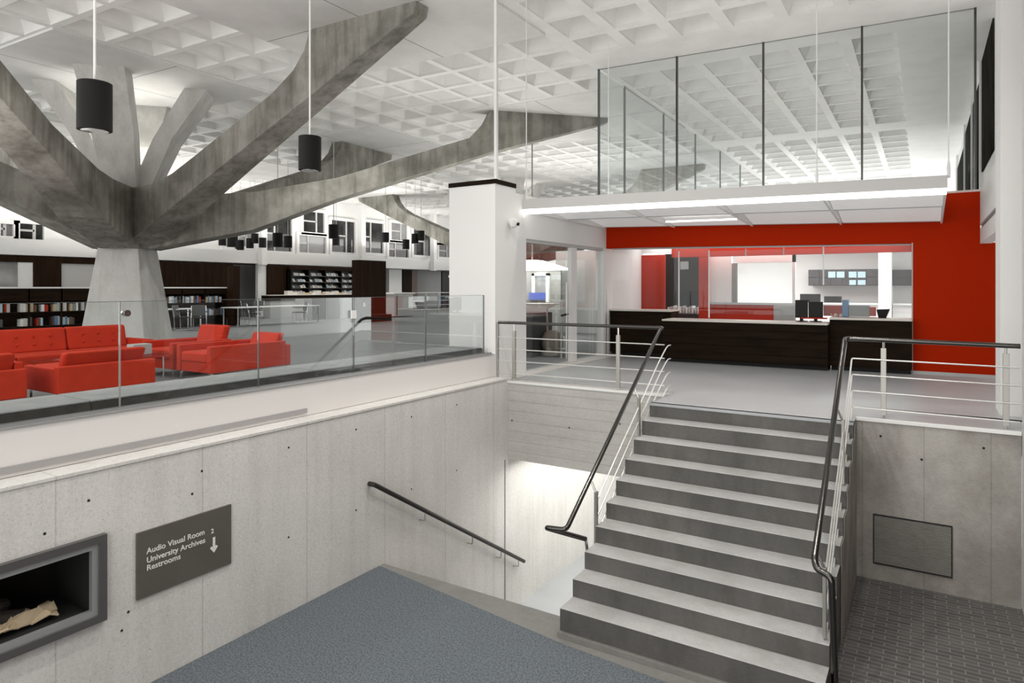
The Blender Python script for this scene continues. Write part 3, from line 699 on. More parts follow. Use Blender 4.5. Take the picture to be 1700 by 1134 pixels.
# counters
def counter(name, label, x0, x1, n0, n1, h, over, planks=True, toe=.08, th=.035, plinth_in=.08):
    t = thing(name, label, 'counter', ((x0+x1)/2, n0, 0))
    MB().box(x0, n0, toe, x1, n1, h-th).build('body', M['wood'], t)
    MB().box(x0+.02, n0+plinth_in, 0, x1-.02, n1, toe).build('toe_kick', M['dark'], t)
    if planks:
        p = MB(); k = 5
        for i in range(k): p.box(x0+.01, n0-.012, toe+.01+i*(h-th-toe)/k, x1-.01, n0, toe+(i+1)*(h-th-toe)/k-.008)
        p.build('plank_front', M['wood'], t, bevel=.003)
    MB().box(x0-over, n0-.06, h-th, x1+over, n1+.02, h).build('countertop', M['top'], t, bevel=.004)
    return t
counter('reception_desk', 'long dark plank fronted reception desk with pale top', -4.50, -1.45, 13.0, 13.60, .86, .0)
counter('service_counter', 'dark high counter with pale top at the left of the opening', -5.93, -4.53, 13.62, 14.1, 1.02, .0, False)
counter('service_counter', 'dark counter with pale top joining the right red wall', -1.447, -.165, 13.22, 13.9, .955, .0, False)
# counter glass
cg = thing('counter_screen', 'frameless glass screen over the counters in the red opening', 'screen', (-3, RW+.1, 1))
xs = [on_n(p, 450, RW+.1).x for p in (1016, 1127, 1177, 1367, 1512)]
MB().box(xs[0], RW+.10, 1.03, xs[1]-.01, RW+.108, 2.33).build('glass_pane', M['glass'], cg)
MB().box(xs[1]+.01, RW+.10, 1.03, xs[2]-.01, RW+.108, 2.31).build('glass_pane', M['glass'], cg)
MB().box(xs[2]+.01, RW+.10, .97, xs[4], RW+.108, 2.24).build('glass_pane', M['glass'], cg)
for x, z in ((xs[1], 1.02), (xs[2], .88), (xs[3], 1.55)): MB().box(x-.012, RW+.095, z, x+.012, RW+.113, 2.27).build('mullion', M['white'], cg)
for p in (1238, 1301): x = on_n(p, 410, RW+.1).x; MB().box(x-.01, RW+.09, 2.12, x+.01, RW+.118, 2.27).build('clip', M['grey_l'], cg)
MB().loft([(xs[0], RW+.09, 2.335), (xs[0], RW+.12, 2.335), (xs[0], RW+.12, 2.372), (xs[0], RW+.09, 2.372)], [(xs[4], RW+.09, 2.24), (xs[4], RW+.12, 2.24), (xs[4], RW+.12, 2.268), (xs[4], RW+.09, 2.268)]).build('top_channel', M['grey_l'], cg)
# entry gate posts beside the doorway
gp = thing('gate_post', 'slim steel post pair beside the left counter', 'post', (-5.86, 13.1, 0))
for dx in (0, .07): MB().tube([(-5.86+dx, 13.2, 0), (-5.86+dx, 13.2, 1.42)], .014).build('tube', M['steel'], gp, smooth=True)

# back wall: cabinets, column, worktop
def cabs(px0, px1, label, n=18.9):
    a, b = on_n(px0, 448, n), on_n(px1, 474, n)
    t = thing('wall_cabinet', label, 'cabinet', (a.x, n, b.z), 'grey wall cabinets in the back office')
    MB().box(a.x, n, b.z, b.x, BN, a.z).build('carcass', M['cab'], t)
    return t, a, b
t, a, b = cabs(1342, 1458, 'long grey wall cabinet with pale blue sheets on its doors')
N_ = 6; 
for i in range(N_):
    x0 = a.x+(b.x-a.x)*i/N_; x1 = a.x+(b.x-a.x)*(i+1)/N_
    for z0, z1 in ((b.z, (a.z+b.z)/2), ((a.z+b.z)/2, a.z)):
        MB().box(x0+.012, 18.88, z0+.012, x1-.012, 18.9, z1-.012).build('door', M['cab'], t)
for px0, px1, y0, y1 in ((1375, 1387, 451, 461), (1389, 1402, 451, 461), (1409, 1422, 451, 461), (1424, 1437, 451, 461), (1410, 1421, 465, 473), (1424, 1437, 465, 473)):
    p0, p1 = on_n(px0, y0, 18.86), on_n(px1, y1, 18.86)
    tag(box(p0.x, 18.855, p1.z, p1.x, 18.862, p0.z).build('paper_sheet', M['pale_blue']), 'pale blue sheet taped to the long grey wall cabinet', 'paper', 'pale blue sheets on the cabinet')
t2, a, b = cabs(1481, 1530, 'short grey wall cabinet right of the white column')
for z0, z1 in ((b.z, (a.z+b.z)/2), ((a.z+b.z)/2, a.z)): MB().box(a.x+.012, 18.88, z0+.012, a.x+.42, 18.9, z1-.012).build('door', M['cab'], t2)
a, b = on_n(1458, 424, 18.4), on_n(1480, 520, 18.4); struct('wall_office_column', box(a.x, 18.4, 0, b.x, BN, 2.72), M['white'])
wt = thing('office_worktop', 'long white worktop along the back office wall', 'worktop', (-2, 18.9, 0))
z = on_n(1400, 503, 18.6).z; WZ = z
for q0, q1 in ((-5.9, a.x-.01), (b.x+.01, .9)):
    MB().box(q0, 18.6, z-.04, q1, BN-.01, z).build('worktop', M['white'], wt); MB().box(q0, 18.7, 0, q1, BN-.01, z-.04).build('base', M['white'], wt)
# things on the desk
def item(px0, py0, px1, py1, n, d, m, name, label, cat, bevel=.004):
    a, b = on_n(px0, py0, n), on_n(px1, py1, n); return tag(box(a.x, n, b.z, b.x, n+d, a.z).build(name, M[m], bevel=bevel), label, cat)
DZ = .86
def monitor(px0, px1, py0, py1, n, label, z0):
    a, b = on_n(px0, py0, n), on_n(px1, py1, n); cx = (a.x+b.x)/2
    t = thing('computer_monitor', label, 'monitor', (cx, n, z0))
    MB().box(a.x, n, b.z, b.x, n+.04, a.z).build('housing', M['blackp'], t, bevel=.006)
    MB().box(cx-.03, n+.01, z0+.01, cx+.03, n+.04, b.z+.05).build('neck', M['blackp'], t)
    MB().lathe((cx, n+.02, z0), [(.11, 0), (.11, .012), (.03, .02)], 20).build('foot', M['blackp'], t)
monitor(1320, 1341, 498, 528, 13.42, 'left black monitor standing on the reception desk', .862)
monitor(1342, 1366, 501, 528, 13.45, 'right black monitor standing on the reception desk', .862)
monitor(1328, 1362, 488, 502, 18.8, 'black office machine screen on the back worktop', WZ)
item(1368, 492, 1396, 503, 18.75, .2, 'black', 'desk_printer', 'small black printer on the back worktop', 'printer')
item(1398, 498, 1408, 526, 13.60, .22, 'blue', 'box_file', 'upright blue box file on the right counter', 'file')
item(1409, 507, 1443, 526, 13.60, .15, 'grey', 'document_box', 'low grey document box beside the blue file', 'box')
item(1367, 507, 1398, 525, 13.75, .05, 'red_in', 'display_card', 'red patterned leaflet display on the right counter', 'display')
item(1444, 510, 1454, 525, 13.65, .1, 'red_fab', 'tissue_box', 'small bright red box on the right counter', 'box')
a, b = on_n(1455, 514, 13.5), on_n(1474, 525, 13.5)
tb = MB(); x0, x1, z0, z1 = a.x, b.x, .957, a.z
tb.loft([(x0+.03, 13.5, z0), (x1-.03, 13.5, z0), (x1-.03, 13.68, z0), (x0+.03, 13.68, z0)], [(x0, 13.48, z1), (x1+.03, 13.48, z1+.01), (x1+.03, 13.7, z1+.01), (x0, 13.7, z1)])
tag(tb.build('desk_tray', M['blackp'], bevel=.004), 'black open tray near the right end of the counter', 'tray')
rnd = random.Random(3)
for q in range(7):
    p = on_n(1380+q*3, 521, 13.70); tag(MB().lathe((p.x, 13.70, .957), [(.012, 0), (.02, .03), (.006, .06)], 10).build('wrapped_sweet', M[['paper', 'red_fab', 'top'][q % 3]]), 'tiny coloured trinket before the red leaflet display', 'trinket', 'trinkets by the leaflet display')
# chair behind the desk
ch_ = thing('desk_chair', 'pale grey backed office chair behind the reception desk', 'chair', (-2.2, 14.5, 0))
a, b = on_n(1284, 507, 14.4), on_n(1320, 530, 14.4); cx = (a.x+b.x)/2
MB().box(a.x, 14.4, .50, b.x, 14.45, a.z).build('backrest', M['grey_l'], ch_, bevel=.022, seg=4)
MB().box(cx-.24, 14.45, .44, cx+.24, 14.92, .50).build('seat', M['grey_d'], ch_, bevel=.02)
MB().tube([(cx, 14.68, .08), (cx, 14.68, .44)], .03).build('stem', M['chrome'], ch_)
for q in range(5): an = q*2*pi/5; MB().tube([(cx, 14.68, .09), (cx+.28*cos(an), 14.68+.28*sin(an), .03)], .02).build('leg', M['blackp'], ch_)
item(1330, 527, 1372, 530, 13.3, .15, 'red_in', 'leaflet', 'thin red leaflet under the black monitors', 'leaflet', .0)

# ================================================================== UPPER GLASS ROOM
def gn(e): return 13.86+(e+6.307)*.073
struct('floor_roof', box(-6.32, RW+.2, 3.1, 1.0, 26, 3.16), M['white'])
ug = thing('window_3', 'tall frameless glass wall rising from the desk room roof to the coffered ceiling', 'window', (-3, 14, 3.1)); ug['kind'] = 'structure'
es = [-6.307, -4.525, -2.769, -.996, .786]
for a, b in zip(es, es[1:]):
    MB().prism([(a+.01, gn(a), 3.12), (b-.01, gn(b), 3.12), (b-.01, gn(b)+.012, 3.12), (a+.01, gn(a)+.012, 3.12)], (0, 0, HC-3.12)).build('pane', M['glass_up'], ug)
for a in es: MB().box(a-.018, gn(a)-.03, 3.12, a+.018, gn(a)+.03, HC).build('mullion', M['steel_d'] if a > -6.3 else M['joint'], ug)
MB().prism([(es[0], gn(es[0])-.01, HC-.012), (es[-1], gn(es[-1])-.01, HC-.012), (es[-1], gn(es[-1])+.02, HC-.012), (es[0], gn(es[0])+.02, HC-.012)], (0, 0, .02)).build('head_rail', M['grey'], ug)
ns = [13.86, 15.4, 18.3, 21.4, 24.5, 27.6]
for a, b in zip(ns, ns[1:]):
    MB().box(-6.315, a+.01, 3.16, -6.303, b-.01, HC).build('pane', M['glass_up'], ug)
for a in ns[1:]: MB().box(-6.33, a-.018, 3.12, -6.29, a+.018, HC).build('mullion', M['grey'], ug)
# pier post and side glass above it
struct('window_4', MB().box(-5.955, PN+.0, 3.275, -5.905, PN+.05, HC), M['white'])
# right side wall of the upper room with tall dark windows
EWR = 1.12
wr = MB(); wr.box(EWR, 13.9, 3.2, EWR+.15, 34, HC); struct('wall_right_upper', wr, M['ceil'])
for i, (n0_, n1_, z0_, z1_) in enumerate(((15.1, 17.85, 4.05, HC), (18.1, 20.9, 3.4, 6.25), (21.15, 24.5, 3.3, 6.25), (25.0, 30, 3.3, 6.0))):
    struct('window_%d' % (5+i), MB().box(EWR-.03, n0_, z0_, EWR-.01, n1_, z1_), M['pane_r'])
    struct('trim_%d' % (10+i), MB().box(EWR-.07, n1_, 3.2, EWR, n1_+.12, HC), M['white'], 'pale mullion between the dark upper windows at the right')
struct('wall_balcony_front', MB().box(.80, 10.2, 2.55, .92, 13.6, 3.12), M['white'])
struct('wall_balcony_soffit', MB().box(.80, 10.2, 2.23, .95, 13.6, 2.47), M['white'])
struct('trim_14', MB().box(.83, 10.2, 2.47, .9, 13.6, 2.55), M['grey'], 'dark shadow gap along the white balcony front')
struct('floor_balcony', MB().box(.82, 10.2, 3.12, 4.0, 30, 3.2), M['white'])
# right white pillars
struct('wall_pillar', MB().box(.766, 9.58, 0, 1.5, 10.2, HC), M['white'])
struct('wall_pillar_near', MB().box(.865, 7.9, -2.2, 1.6, 8.56, HC), M['grey_wall'])
# passage at the far right
struct('wall_passage', MB().box(1.0, 20, 0, 4, 20.2, 3.1), M['grey_wall'])
p = on_n(1656, 415, 15.0)
tag(MB().box(1.35, 15.0, 2.3, 1.7, 15.3, 2.6).build('wall_lamp', M['whiteglow']), 'bright lamp glimpsed in the passage beside the red wall', 'lamp')
struct('trim_15', MB().box(1.02, 13.75, 0, 1.2, 13.9, .8), M['grey_d'], 'dark equipment edge in the passage')

# ================================================================== FAR WALL OF THE LOUNGE
FE = -29.0
ex = MB()
struct('wall_far_parapet', MB().box(FE, -3, 2.72, FE+.35, 60, 3.32), M['white'])
struct('wall_far_upper', MB().box(FE-.3, -3, 3.3, FE-.1, 60, 7), M['white'])
struct('wall_far_lower', MB().box(FE-3.0, -3, 0, FE-2.8, 60, 2.75), M['grey_l'])
struct('ceiling_far', MB().box(FE-3, -3, 2.75, FE, 60, 2.8), M['white'])
wins = [(0, 372, 24, 392), (30, 372, 72, 398), (372, 380, 390, 409), (394, 376, 418, 409), (441, 362, 484, 417), (503, 352, 538, 386), (496, 392, 541, 420), (550, 367, 589, 419), (605, 370, 636, 420), (649, 371, 675, 399), (645, 404, 678, 427), (686, 380, 715, 424), (728, 387, 750, 404), (728, 408, 750, 427)]
for i, (x0, y0, x1, y1) in enumerate(wins):
    a, b = on_e(x0, y0, FE), on_e(x1, y1, FE)
    t = thing('window_%d' % (20+i), 'dark window set in the white upper far wall', 'window', (FE, a.y, b.z)); t['kind'] = 'structure'
    zb2 = max(on_e((x0+x1)/2, y1, FE).z, 3.35)
    za2 = on_e((x0+x1)/2, y0, FE).z; Fw = .16
    f = MB(); f.box(FE-.1, a.y-Fw, zb2-Fw, FE+.06, b.y+Fw, zb2); f.box(FE-.1, a.y-Fw, za2, FE+.06, b.y+Fw, za2+Fw); f.box(FE-.1, a.y-Fw, zb2, FE+.06, a.y, za2); f.box(FE-.1, b.y, zb2, FE+.06, b.y+Fw, za2)
    f.build('window_frame', M['white'], t)
    MB().box(FE-.09, a.y, zb2, FE-.07, b.y, za2).build('pane', M['pane'] if i % 3 else M['smoke'], t)
    my = a.y+(b.y-a.y)*(.35+.3*(i % 2)); f = MB(); f.box(FE-.07, my-.05, zb2, FE-.03, my+.05, za2); f.box(FE-.07, a.y, zb2+(za2-zb2)*.5, FE-.03, my, zb2+(za2-zb2)*.5+.08); f.build('muntin', M['grey_l'], t)
for i, px in enumerate((435, 600, 719)):
    a = on_e(px, 420, FE+.5); tag(MB().box(FE+.36, a.y-.16, 2.65, FE+.7, a.y+.16, 7).build('wall_pier_far', M['white']), 'slim white pier against the far wall', 'pier', 'slim far piers')['kind'] = 'structure'
# lower far wall: dark timber screens
def screen(px0, px1, name, label, e=-28.7, z=2.66):
    a, b = on_e(px0, 480, e), on_e(px1, 480, e)
    return tag(MB().box(e-.15, a.y, 0, e, b.y, z).build(name, M['wood_v']), label, 'screen')
screen(256, 388, 'timber_screen', 'dark timber panelling right of the big concrete column')
screen(444, 482, 'timber_screen', 'dark timber panelling left of the magazine rack')
# left part with openings
a, b = on_e(-40, 440, -28.7), on_e(0, 440, -28.7)
e = -28.7
ys = [on_e(p, 440, e).y for p in (-60, 0, 55, 102, 160, 255)]
m = MB(); m.box(e-.15, ys[0], 2.45, e, ys[5], 2.70); m.box(e-.15, ys[2], 0, e, ys[3], 2.45); m.box(e-.15, ys[4], 0, e, ys[5], 2.45); m.box(e-.15, ys[0], 0, e, ys[4], 1.35)
tag(m.build('timber_screen', M['wood_v']), 'dark timber screen with glazed openings at the far left', 'screen')
struct('window_40', MB().box(e-.1, ys[0], 1.35, e-.06, ys[2], 2.45), M['smoke']); struct('window_41', MB().box(e-.1, ys[3], 1.35, e-.06, ys[4], 2.45), M['grey_l'])
y_ = on_e(46, 440, e).y; struct('trim_16', MB().box(e-.08, y_-.3, 1.35, e-.02, y_+.2, 2.45), M['white'], 'white post in the far left opening')
# corridor opening, white
a, b = on_e(388, 440, -29.5), on_e(440, 440, -29.5)
struct('wall_corridor', MB().box(-30.5, a.y-1, 0, -30.4, b.y+2, 2.7), M['grey_l']); struct('wall_corridor_post', MB().box(-29, on_e(424, 440, -29).y, 0, -28.8, on_e(440, 440, -29).y, 2.7), M['white'])
# magazine rack with counter
e = -28.4; a, b = on_e(484, 449, e), on_e(592, 499, e)
mr = thing('magazine_rack', 'black wall rack displaying rows of magazines in the far niche', 'rack', (e, a.y, 0))
rz1 = on_e(540, 449, e).z; rz0 = on_e(540, 488, e).z
MB().box(e-.4, a.y-.1, 0, e-.3, b.y+.1, 2.66).build('back_panel', M['blackp'], mr)
MB().box(e-.3, a.y-.1, rz1, e, b.y+.1, 2.66).build('header', M['wood_v'], mr)
rows_ = [rz0+(rz1-rz0)*q/4 for q in range(5)]
for z in rows_[:-1]: MB().box(e-.3, a.y, z-.02, e, b.y, z+.01).build('shelf', M['grey_d'], mr)
for q in range(5): y = a.y+(b.y-a.y)*q/4; MB().box(e-.3, y-.02, rz0, e, y+.02, rz1).build('divider', M['blackp'], mr)
rnd = random.Random(11)
for r in range(4):
    for c in range(4):
        y0 = a.y+(b.y-a.y)*c/4+.15; y1 = a.y+(b.y-a.y)*(c+1)/4-.15; nn = 5
        if r == 3 and c < 2: nn = 2; y0 = y1-.8
        for q in range(nn):
            y = y0+(y1-y0)*q/nn; hgt = (rows_[1]-rows_[0])*rnd.uniform(.42, .62)
            mm = MB().prism([(e-.22, y, rows_[r]+.012), (e-.05, y, rows_[r]+.012), (e-.16, y, rows_[r]+hgt), (e-.2, y, rows_[r]+hgt)], (0, (y1-y0)/nn*.82, 0))
            tag(mm.build('magazine', M[rnd.choice(['grey_l', 'white', 'grey', 'pale_blue', 'white', 'grey_d', 'top'])]), 'magazine standing on the %s shelf of the black rack' % ['lowest', 'second lowest', 'second highest', 'top'][r], 'magazine', 'magazines on the far black rack')
a, b = on_e(446, 492, -27.0), on_e(594, 492, -27.0)
ic = thing('low_counter', 'dark low counter with pale clutter before the magazine rack', 'counter', (-27, a.y, 0))
zc = on_e(520, 489, -27).z
MB().box(-27.6, a.y, zc-.03, -26.9, b.y, zc).build('countertop', M['top'], ic); MB().box(-27.55, a.y, zc-.28, -26.95, b.y, zc-.03).build('body', M['wood'], ic); MB().box(-27.5, a.y+.1, 0, -27.0, b.y-.1, zc-.28).build('base', M['grey_l'], ic)
for q in range(14):
    y = a.y+1.2+q*(b.y-a.y-1.6)/14; hh = rnd.uniform(.05, .22)
    tag(MB().box(-27.35, y, zc+.0, -27.1, y+.32, zc+hh).build('magazine_stack', M[rnd.choice(['top', 'white', 'grey_l', 'paper'])]), 'pale stack of papers on the low dark counter', 'papers', 'paper stacks on the low counter')
# tall dark cabinet
tc_ = thing('tall_cabinet', 'tall dark timber cabinet block standing in the lounge', 'cabinet', (-20.6, 21.2, 0))
MB().box(-20.85, 20.38, .12, -20.4, 22.03, 2.68).build('body', M['wood_v'], tc_, bevel=.01)
MB().box(-20.9, 20.34, 0, -20.3, 22.3, .30).build('plinth', M['wood'], tc_, bevel=.01)
MB().box(-20.39, 20.5, .30, -20.37, 22.0, .33).build('trim_strip', M['wood_lt'], tc_); MB().box(-20.4, 20.62, .68, -20.385, 20.72, .85).build('label_plate', M['top'], tc_)
# grey cabinets seen through the glass
x0 = -24.0
for q, (p0, p1, mm, lb) in enumerate(((505, 519, 'grey_l', 'pale grey low cabinet left of its darker neighbour'), (519, 541, 'grey', 'dark grey low cabinet in the middle of the row'), (541, 563, 'grey_l', 'light grey low cabinet, third of the row'), (564, 592, 'white', 'white low cabinet at the right end of the row'))):
    a, b = on_e(p0, 500, x0), on_e(p1, 529, x0)
    t = thing('low_cabinet', lb, 'cabinet', (x0, a.y, 0), 'low cabinets before the magazine niche')
    MB().box(x0-.6, a.y, .0, x0, b.y-.02, 1.0).build('body', M[mm], t, bevel=.006); MB().box(x0, a.y+.1, .12, x0+.012, b.y-.12, .93).build('door', M[mm], t, bevel=.004)
# white enclosure right of the tall cabinet
a, b = on_e(655, 500, -22.5), on_e(686, 500, -22.5)
wc = thing('white_cabinet', 'white closed display cabinet right of the tall dark block', 'cabinet', (-22.5, a.y, 0))
MB().box(-23.3, a.y, .06, -22.5, b.y, 1.16).build('body', M['grey_wall'], wc, bevel=.01); MB().box(-23.35, a.y-.1, 1.16, -22.45, b.y+.1, 1.24).build('top', M['white'], wc, bevel=.01); MB().box(-22.5, a.y+.15, .1, -22.49, a.y+.2, 1.1).build('seam', M['dark'], wc)
# railing and clutter beyond
fr = thing('guard_railing', 'far steel railing beyond the white display cabinet', 'railing', (-24, 27, 0))
a, b = on_e(684, 500, -24), on_e(748, 500, -24)
for z in (.25, .5, .75, 1.0, 1.2): MB().tube([(-24, a.y, z), (-24, b.y, z)], .022, 6).build('bar', M['rail_bar'], fr)
for q in range(4): y = a.y+(b.y-a.y)*q/3; MB().box(-24.03, y-.03, 0, -23.97, y+.03, 1.2).build('post', M['steel_m'], fr)
# distant wall panels at right
for p0, p1, y0, y1, mm in ((646, 667, 449, 480, 'white'), (669, 684, 448, 484, 'wood'), (684, 693, 448, 487, 'wood_lt'), (734, 748, 450, 486, 'blackp')):
    a, b = on_e(p0, y0, -29.6), on_e(p1, y1, -29.6); struct('wall_panel', MB().box(-29.7, a.y, 0, -29.6, b.y, 2.7), M[mm])
# dark bookcase beside the pier
bc = thing('bookcase', 'dark bookcase edge against the left side of the white pier', 'bookcase', (-7.1, 9.5, 0))
a = on_n(735, 470, 9.4)
MB().box(-7.25, 9.5, 0, -6.88, 10.2, 1.68).build('carcass', M['blackp'], bc)
for z in (.25, .6, .95, 1.3): MB().box(-7.27, 9.48, z, -6.88, 10.2, z+.03).build('shelf', M['grey_l'], bc)
MB().box(-7.27, 9.48, 1.68, -6.88, 10.2, 1.72).build('top', M['white'], bc)

# ------------------------------------------------------------------ low book shelves
cols_ = ['white', 'grey_l', 'paper', 'red_in', 'blue', 'grey', 'top', 'grey_d', 'pale_blue', 'wood_lt']
cname = {'white': 'white', 'grey_l': 'pale grey', 'paper': 'tan', 'red_in': 'red', 'blue': 'blue', 'grey': 'grey', 'top': 'cream', 'grey_d': 'black', 'pale_blue': 'pale blue', 'wood_lt': 'brown'}
def low_shelf(px0, px1, e, label, where, runs, ztop=1.46, rowz=(.62, 1.02), hh=.26):
    a, b = on_e(px0, 500, e), on_e(px1, 500, e)
    t = thing('low_bookcase', label, 'bookcase', (e, a.y, 0), 'low dark bookcases in the lounge')
    MB().box(e-.45, a.y, 0, e-.40, b.y, ztop).build('back_panel', M['wood'], t)
    MB().box(e-.5, a.y-.03, ztop, e+.03, b.y+.03, ztop+.05).build('top', M['white'], t)
    for y in [a.y+(b.y-a.y)*q/3 for q in range(4)]: MB().box(e-.4, y-.02, 0, e, y+.02, ztop).build('side_panel', M['wood'], t)
    for z in (.08,)+tuple(rowz): MB().box(e-.4, a.y, z-.03, e-.0, b.y, z).build('shelf', M['wood'], t)
    MB().box(e-.02, a.y, rowz[1]+.33, e, b.y, ztop).build('fascia', M['wood'], t)
    rnd = random.Random(int(px0)+5)
    for row, p0, p1 in runs:
        ya, yb = on_e(p0, 500, e).y, on_e(p1, 500, e).y; y = ya
        while y < yb-.03:
            wd = rnd.uniform(.05, .11); h = hh*rnd.uniform(.75, 1.0); mm = rnd.choice(cols_)
            tag(MB().box(e-.28, y, rowz[row]+.003, e-.05, y+wd-.006, rowz[row]+h).build('book', M[mm]), '%s book upright on the %s row of the low bookcase %s' % (cname[mm], ['lower', 'upper'][row], where), 'book', 'books on the low bookcases')
            y += wd
low_shelf(-10, 153, -23.5, 'low dark bookcase with white top left of the concrete column', 'left of the column', [(1, 0, 6), (1, 9, 20), (1, 35, 62), (1, 70, 80), (1, 90, 110), (1, 118, 131), (1, 137, 146), (0, 0, 4), (0, 35, 56), (0, 62, 71), (0, 88, 124)], 1.47, (.30, .74), .29)
low_shelf(262, 376, -23.5, 'low dark bookcase with white top right of the concrete column', 'right of the column', [(1, 272, 297), (1, 299, 305), (1, 309, 326), (1, 328, 336), (1, 343, 370), (0, 343, 357), (0, 360, 371)], 1.47, (.42, .92), .27)
struct('trim_17', MB().box(-23.4, on_e(377, 500, -23.4).y, 0, -23.0, on_e(388, 500, -23.4).y, 2.35), M['wood_v'], 'dark end panel of the timber screen')

# ------------------------------------------------------------------ soft seating
def cushion(x0, y0, z0, x1, y1, z1): return MB().box(x0, y0, z0, x1, y1, z1)
def seat_unit(name, label, cat, cx, cy, rz, W, D, n, arm_z=.585, back_z=.80, group=None, buttons=False, at_=.10, backpanel=.50):
    """lounge seat looking along local -y"""
    t = thing(name, label, cat, (0, 0, 0), group)
    h = W/2
    MB().box(-h+at_, -D/2+.03, .14, h-at_, D/2-.02, .30).build('seat_base', M['red_fab'], t, bevel=.012)
    MB().box(-h, D/2-.10, .14, h, D/2, backpanel).build('back_panel', M['red_fab'], t, bevel=.015)
    for s in (-1, 1):
        MB().box(s*h, -D/2, .14, s*(h-at_), D/2-.1, arm_z).build('arm', M['red_fab'], t, bevel=.018, seg=3)
    iw = (W-2*at_)/n
    for i in range(n):
        x0, x1 = -h+at_+i*iw+.006, -h+at_+(i+1)*iw-.006
        MB().box(x0, -D/2+.01, .30, x1, D/2-.22, .46).build('seat_cushion', M['red_fab'], t, bevel=.035, seg=4)
        yb, lean = D/2-.28, .10
        bk = MB(); bk.loft([(x0, yb, .45), (x1, yb, .45), (x1, yb+.15, .45), (x0, yb+.15, .45)], [(x0, yb+lean, back_z), (x1, yb+lean, back_z), (x1, yb+lean+.15, back_z), (x0, yb+lean+.15, back_z)])
        bo_ = bk.build('back_cushion', M['red_fab'], t, bevel=.04, seg=4)
        if buttons:
            bt = MB()
            for qx in (.25, .5, .75):
                for qz in (.34, .68):
                    z = .45+(back_z-.45)*qz; y = yb+lean*qz; x = x0+(x1-x0)*qx; bt.lathe((x, y-.004, z-.02), [(.006, 0), (.022, .01), (.022, .03), (.006, .04)], 8)
            bt.build('buttons', M['red_fab'], bo_)
    for sx in (-1, 1):
        for sy in (-1, 1): MB().box(sx*(h-.06)-.015, sy*(D/2-.06)-.015, 0, sx*(h-.06)+.015, sy*(D/2-.06)+.015, .14).build('leg', M['chrome'], t)
    t.location = (cx, cy, 0); t.rotation_euler = (0, 0, rz)
    return t
# local -y is the front; the sofa looks along +e
seat_unit('sofa', 'long red buttoned three seat sofa facing the glass', 'sofa', -12.0, 4.95, pi/2, 3.15, .92, 3, .59, .83, None, True)
seat_unit('armchair', 'red armchair seen from behind, nearest the glass', 'armchair', -9.78, 4.66, -pi/2, 1.26, .95, 1, .46, .66, 'red lounge armchairs', False, .10, .49)
seat_unit('armchair', 'red armchair seen in profile behind the railing reflection, right of the group', 'armchair', -9.93, 7.02, 0, .92, 1.55, 1, .57, .70, 'red lounge armchairs')
seat_unit('armchair', 'tall backed red armchair just behind the rightmost one', 'armchair', -10.98, 6.85, 0, .95, 1.2, 1, .58, .82, 'red lounge armchairs')
seat_unit('armchair', 'red armchair cut by the left edge of the photo', 'armchair', -9.85, 3.13, -pi/2, 1.2, .95, 1, .58, .70, 'red lounge armchairs')
# coffee table
ct = thing('coffee_table', 'low glass coffee table with chrome legs between the red seats', 'table', (-10.9, 5.4, 0))
MB().box(-11.3, 4.5, .40, -10.45, 6.2, .412).build('glass_top', M['glass'], ct)
rm_ = MB()
for q in ((-11.3, 4.5, -11.28, 6.2), (-10.47, 4.5, -10.45, 6.2), (-11.28, 4.5, -10.47, 4.52), (-11.28, 6.18, -10.47, 6.2)): rm_.box(q[0], q[1], .385, q[2], q[3], .40)
rm_.build('rim', M['chrome'], ct)
for x in (-11.25, -10.5):
    for y in (4.6, 6.1): MB().tube([(x, y, 0), (x, y, .39)], .016, 8).build('leg', M['chrome'], ct)
tag(MB().box(-10.95, 5.75, .413, -10.75, 6.05, .58).build('magazine_box', M['grey_l'], bevel=.003), 'small pale box standing on the coffee table', 'box')
# study tables and chairs
def study_table(cx, cy, L_, W_, label, rz=0, name='study_table'):
    t = thing(name, label, 'table', (0, 0, 0), 'white study tables')
    MB().box(-L_/2, -W_/2, .71, L_/2, W_/2, .745).build('tabletop', M['white'], t, bevel=.004)
    for sx in (-1, 1):
        for sy in (-1, 1): MB().box(sx*(L_/2-.06)-.025, sy*(W_/2-.06)-.025, 0, sx*(L_/2-.06)+.025, sy*(W_/2-.06)+.025, .71).build('leg', M['chrome'], t)
    t.location = (cx, cy, 0); t.rotation_euler = (0, 0, rz); return t
T1 = on_z(452, 538, 0); T2 = on_z(308, 548, 0)
study_table(T1.x+.3, T1.y-.2, 1.0, 4.0, 'long white study table left of the tall dark cabinet')
study_table(T2.x-.6, T2.y, .9, 1.5, 'white study table between the column and the right bookcase')
ck = thing('office_chair', 'black mesh chair at the study table beside the column', 'chair', (0, 0, 0), 'black mesh study chairs')
MB().box(-.23, -.23, .43, .23, .23, .47).build('seat', M['black'], ck, bevel=.02)
bk = MB(); bk.loft([(-.21, .22, .50), (.21, .22, .50), (.21, .25, .50), (-.21, .25, .50)], [(-.22, .30, .88), (.22, .30, .88), (.22, .33, .88), (-.22, .33, .88)]); bk.build('backrest', M['grey_d'], ck, bevel=.012)
for s in (-1, 1):
    MB().tube(fillet([(s*.23, .31, .86), (s*.24, .24, .45), (s*.24, .22, .02), (s*.24, -.22, .02), (s*.24, -.22, .45)], .05), .013, 8).build('sled_leg', M['chrome'], ck, smooth=True)
    MB().box(s*.24-.02, -.2, .64, s*.24+.02, .2, .67).build('armrest', M['blackp'], ck, bevel=.006)
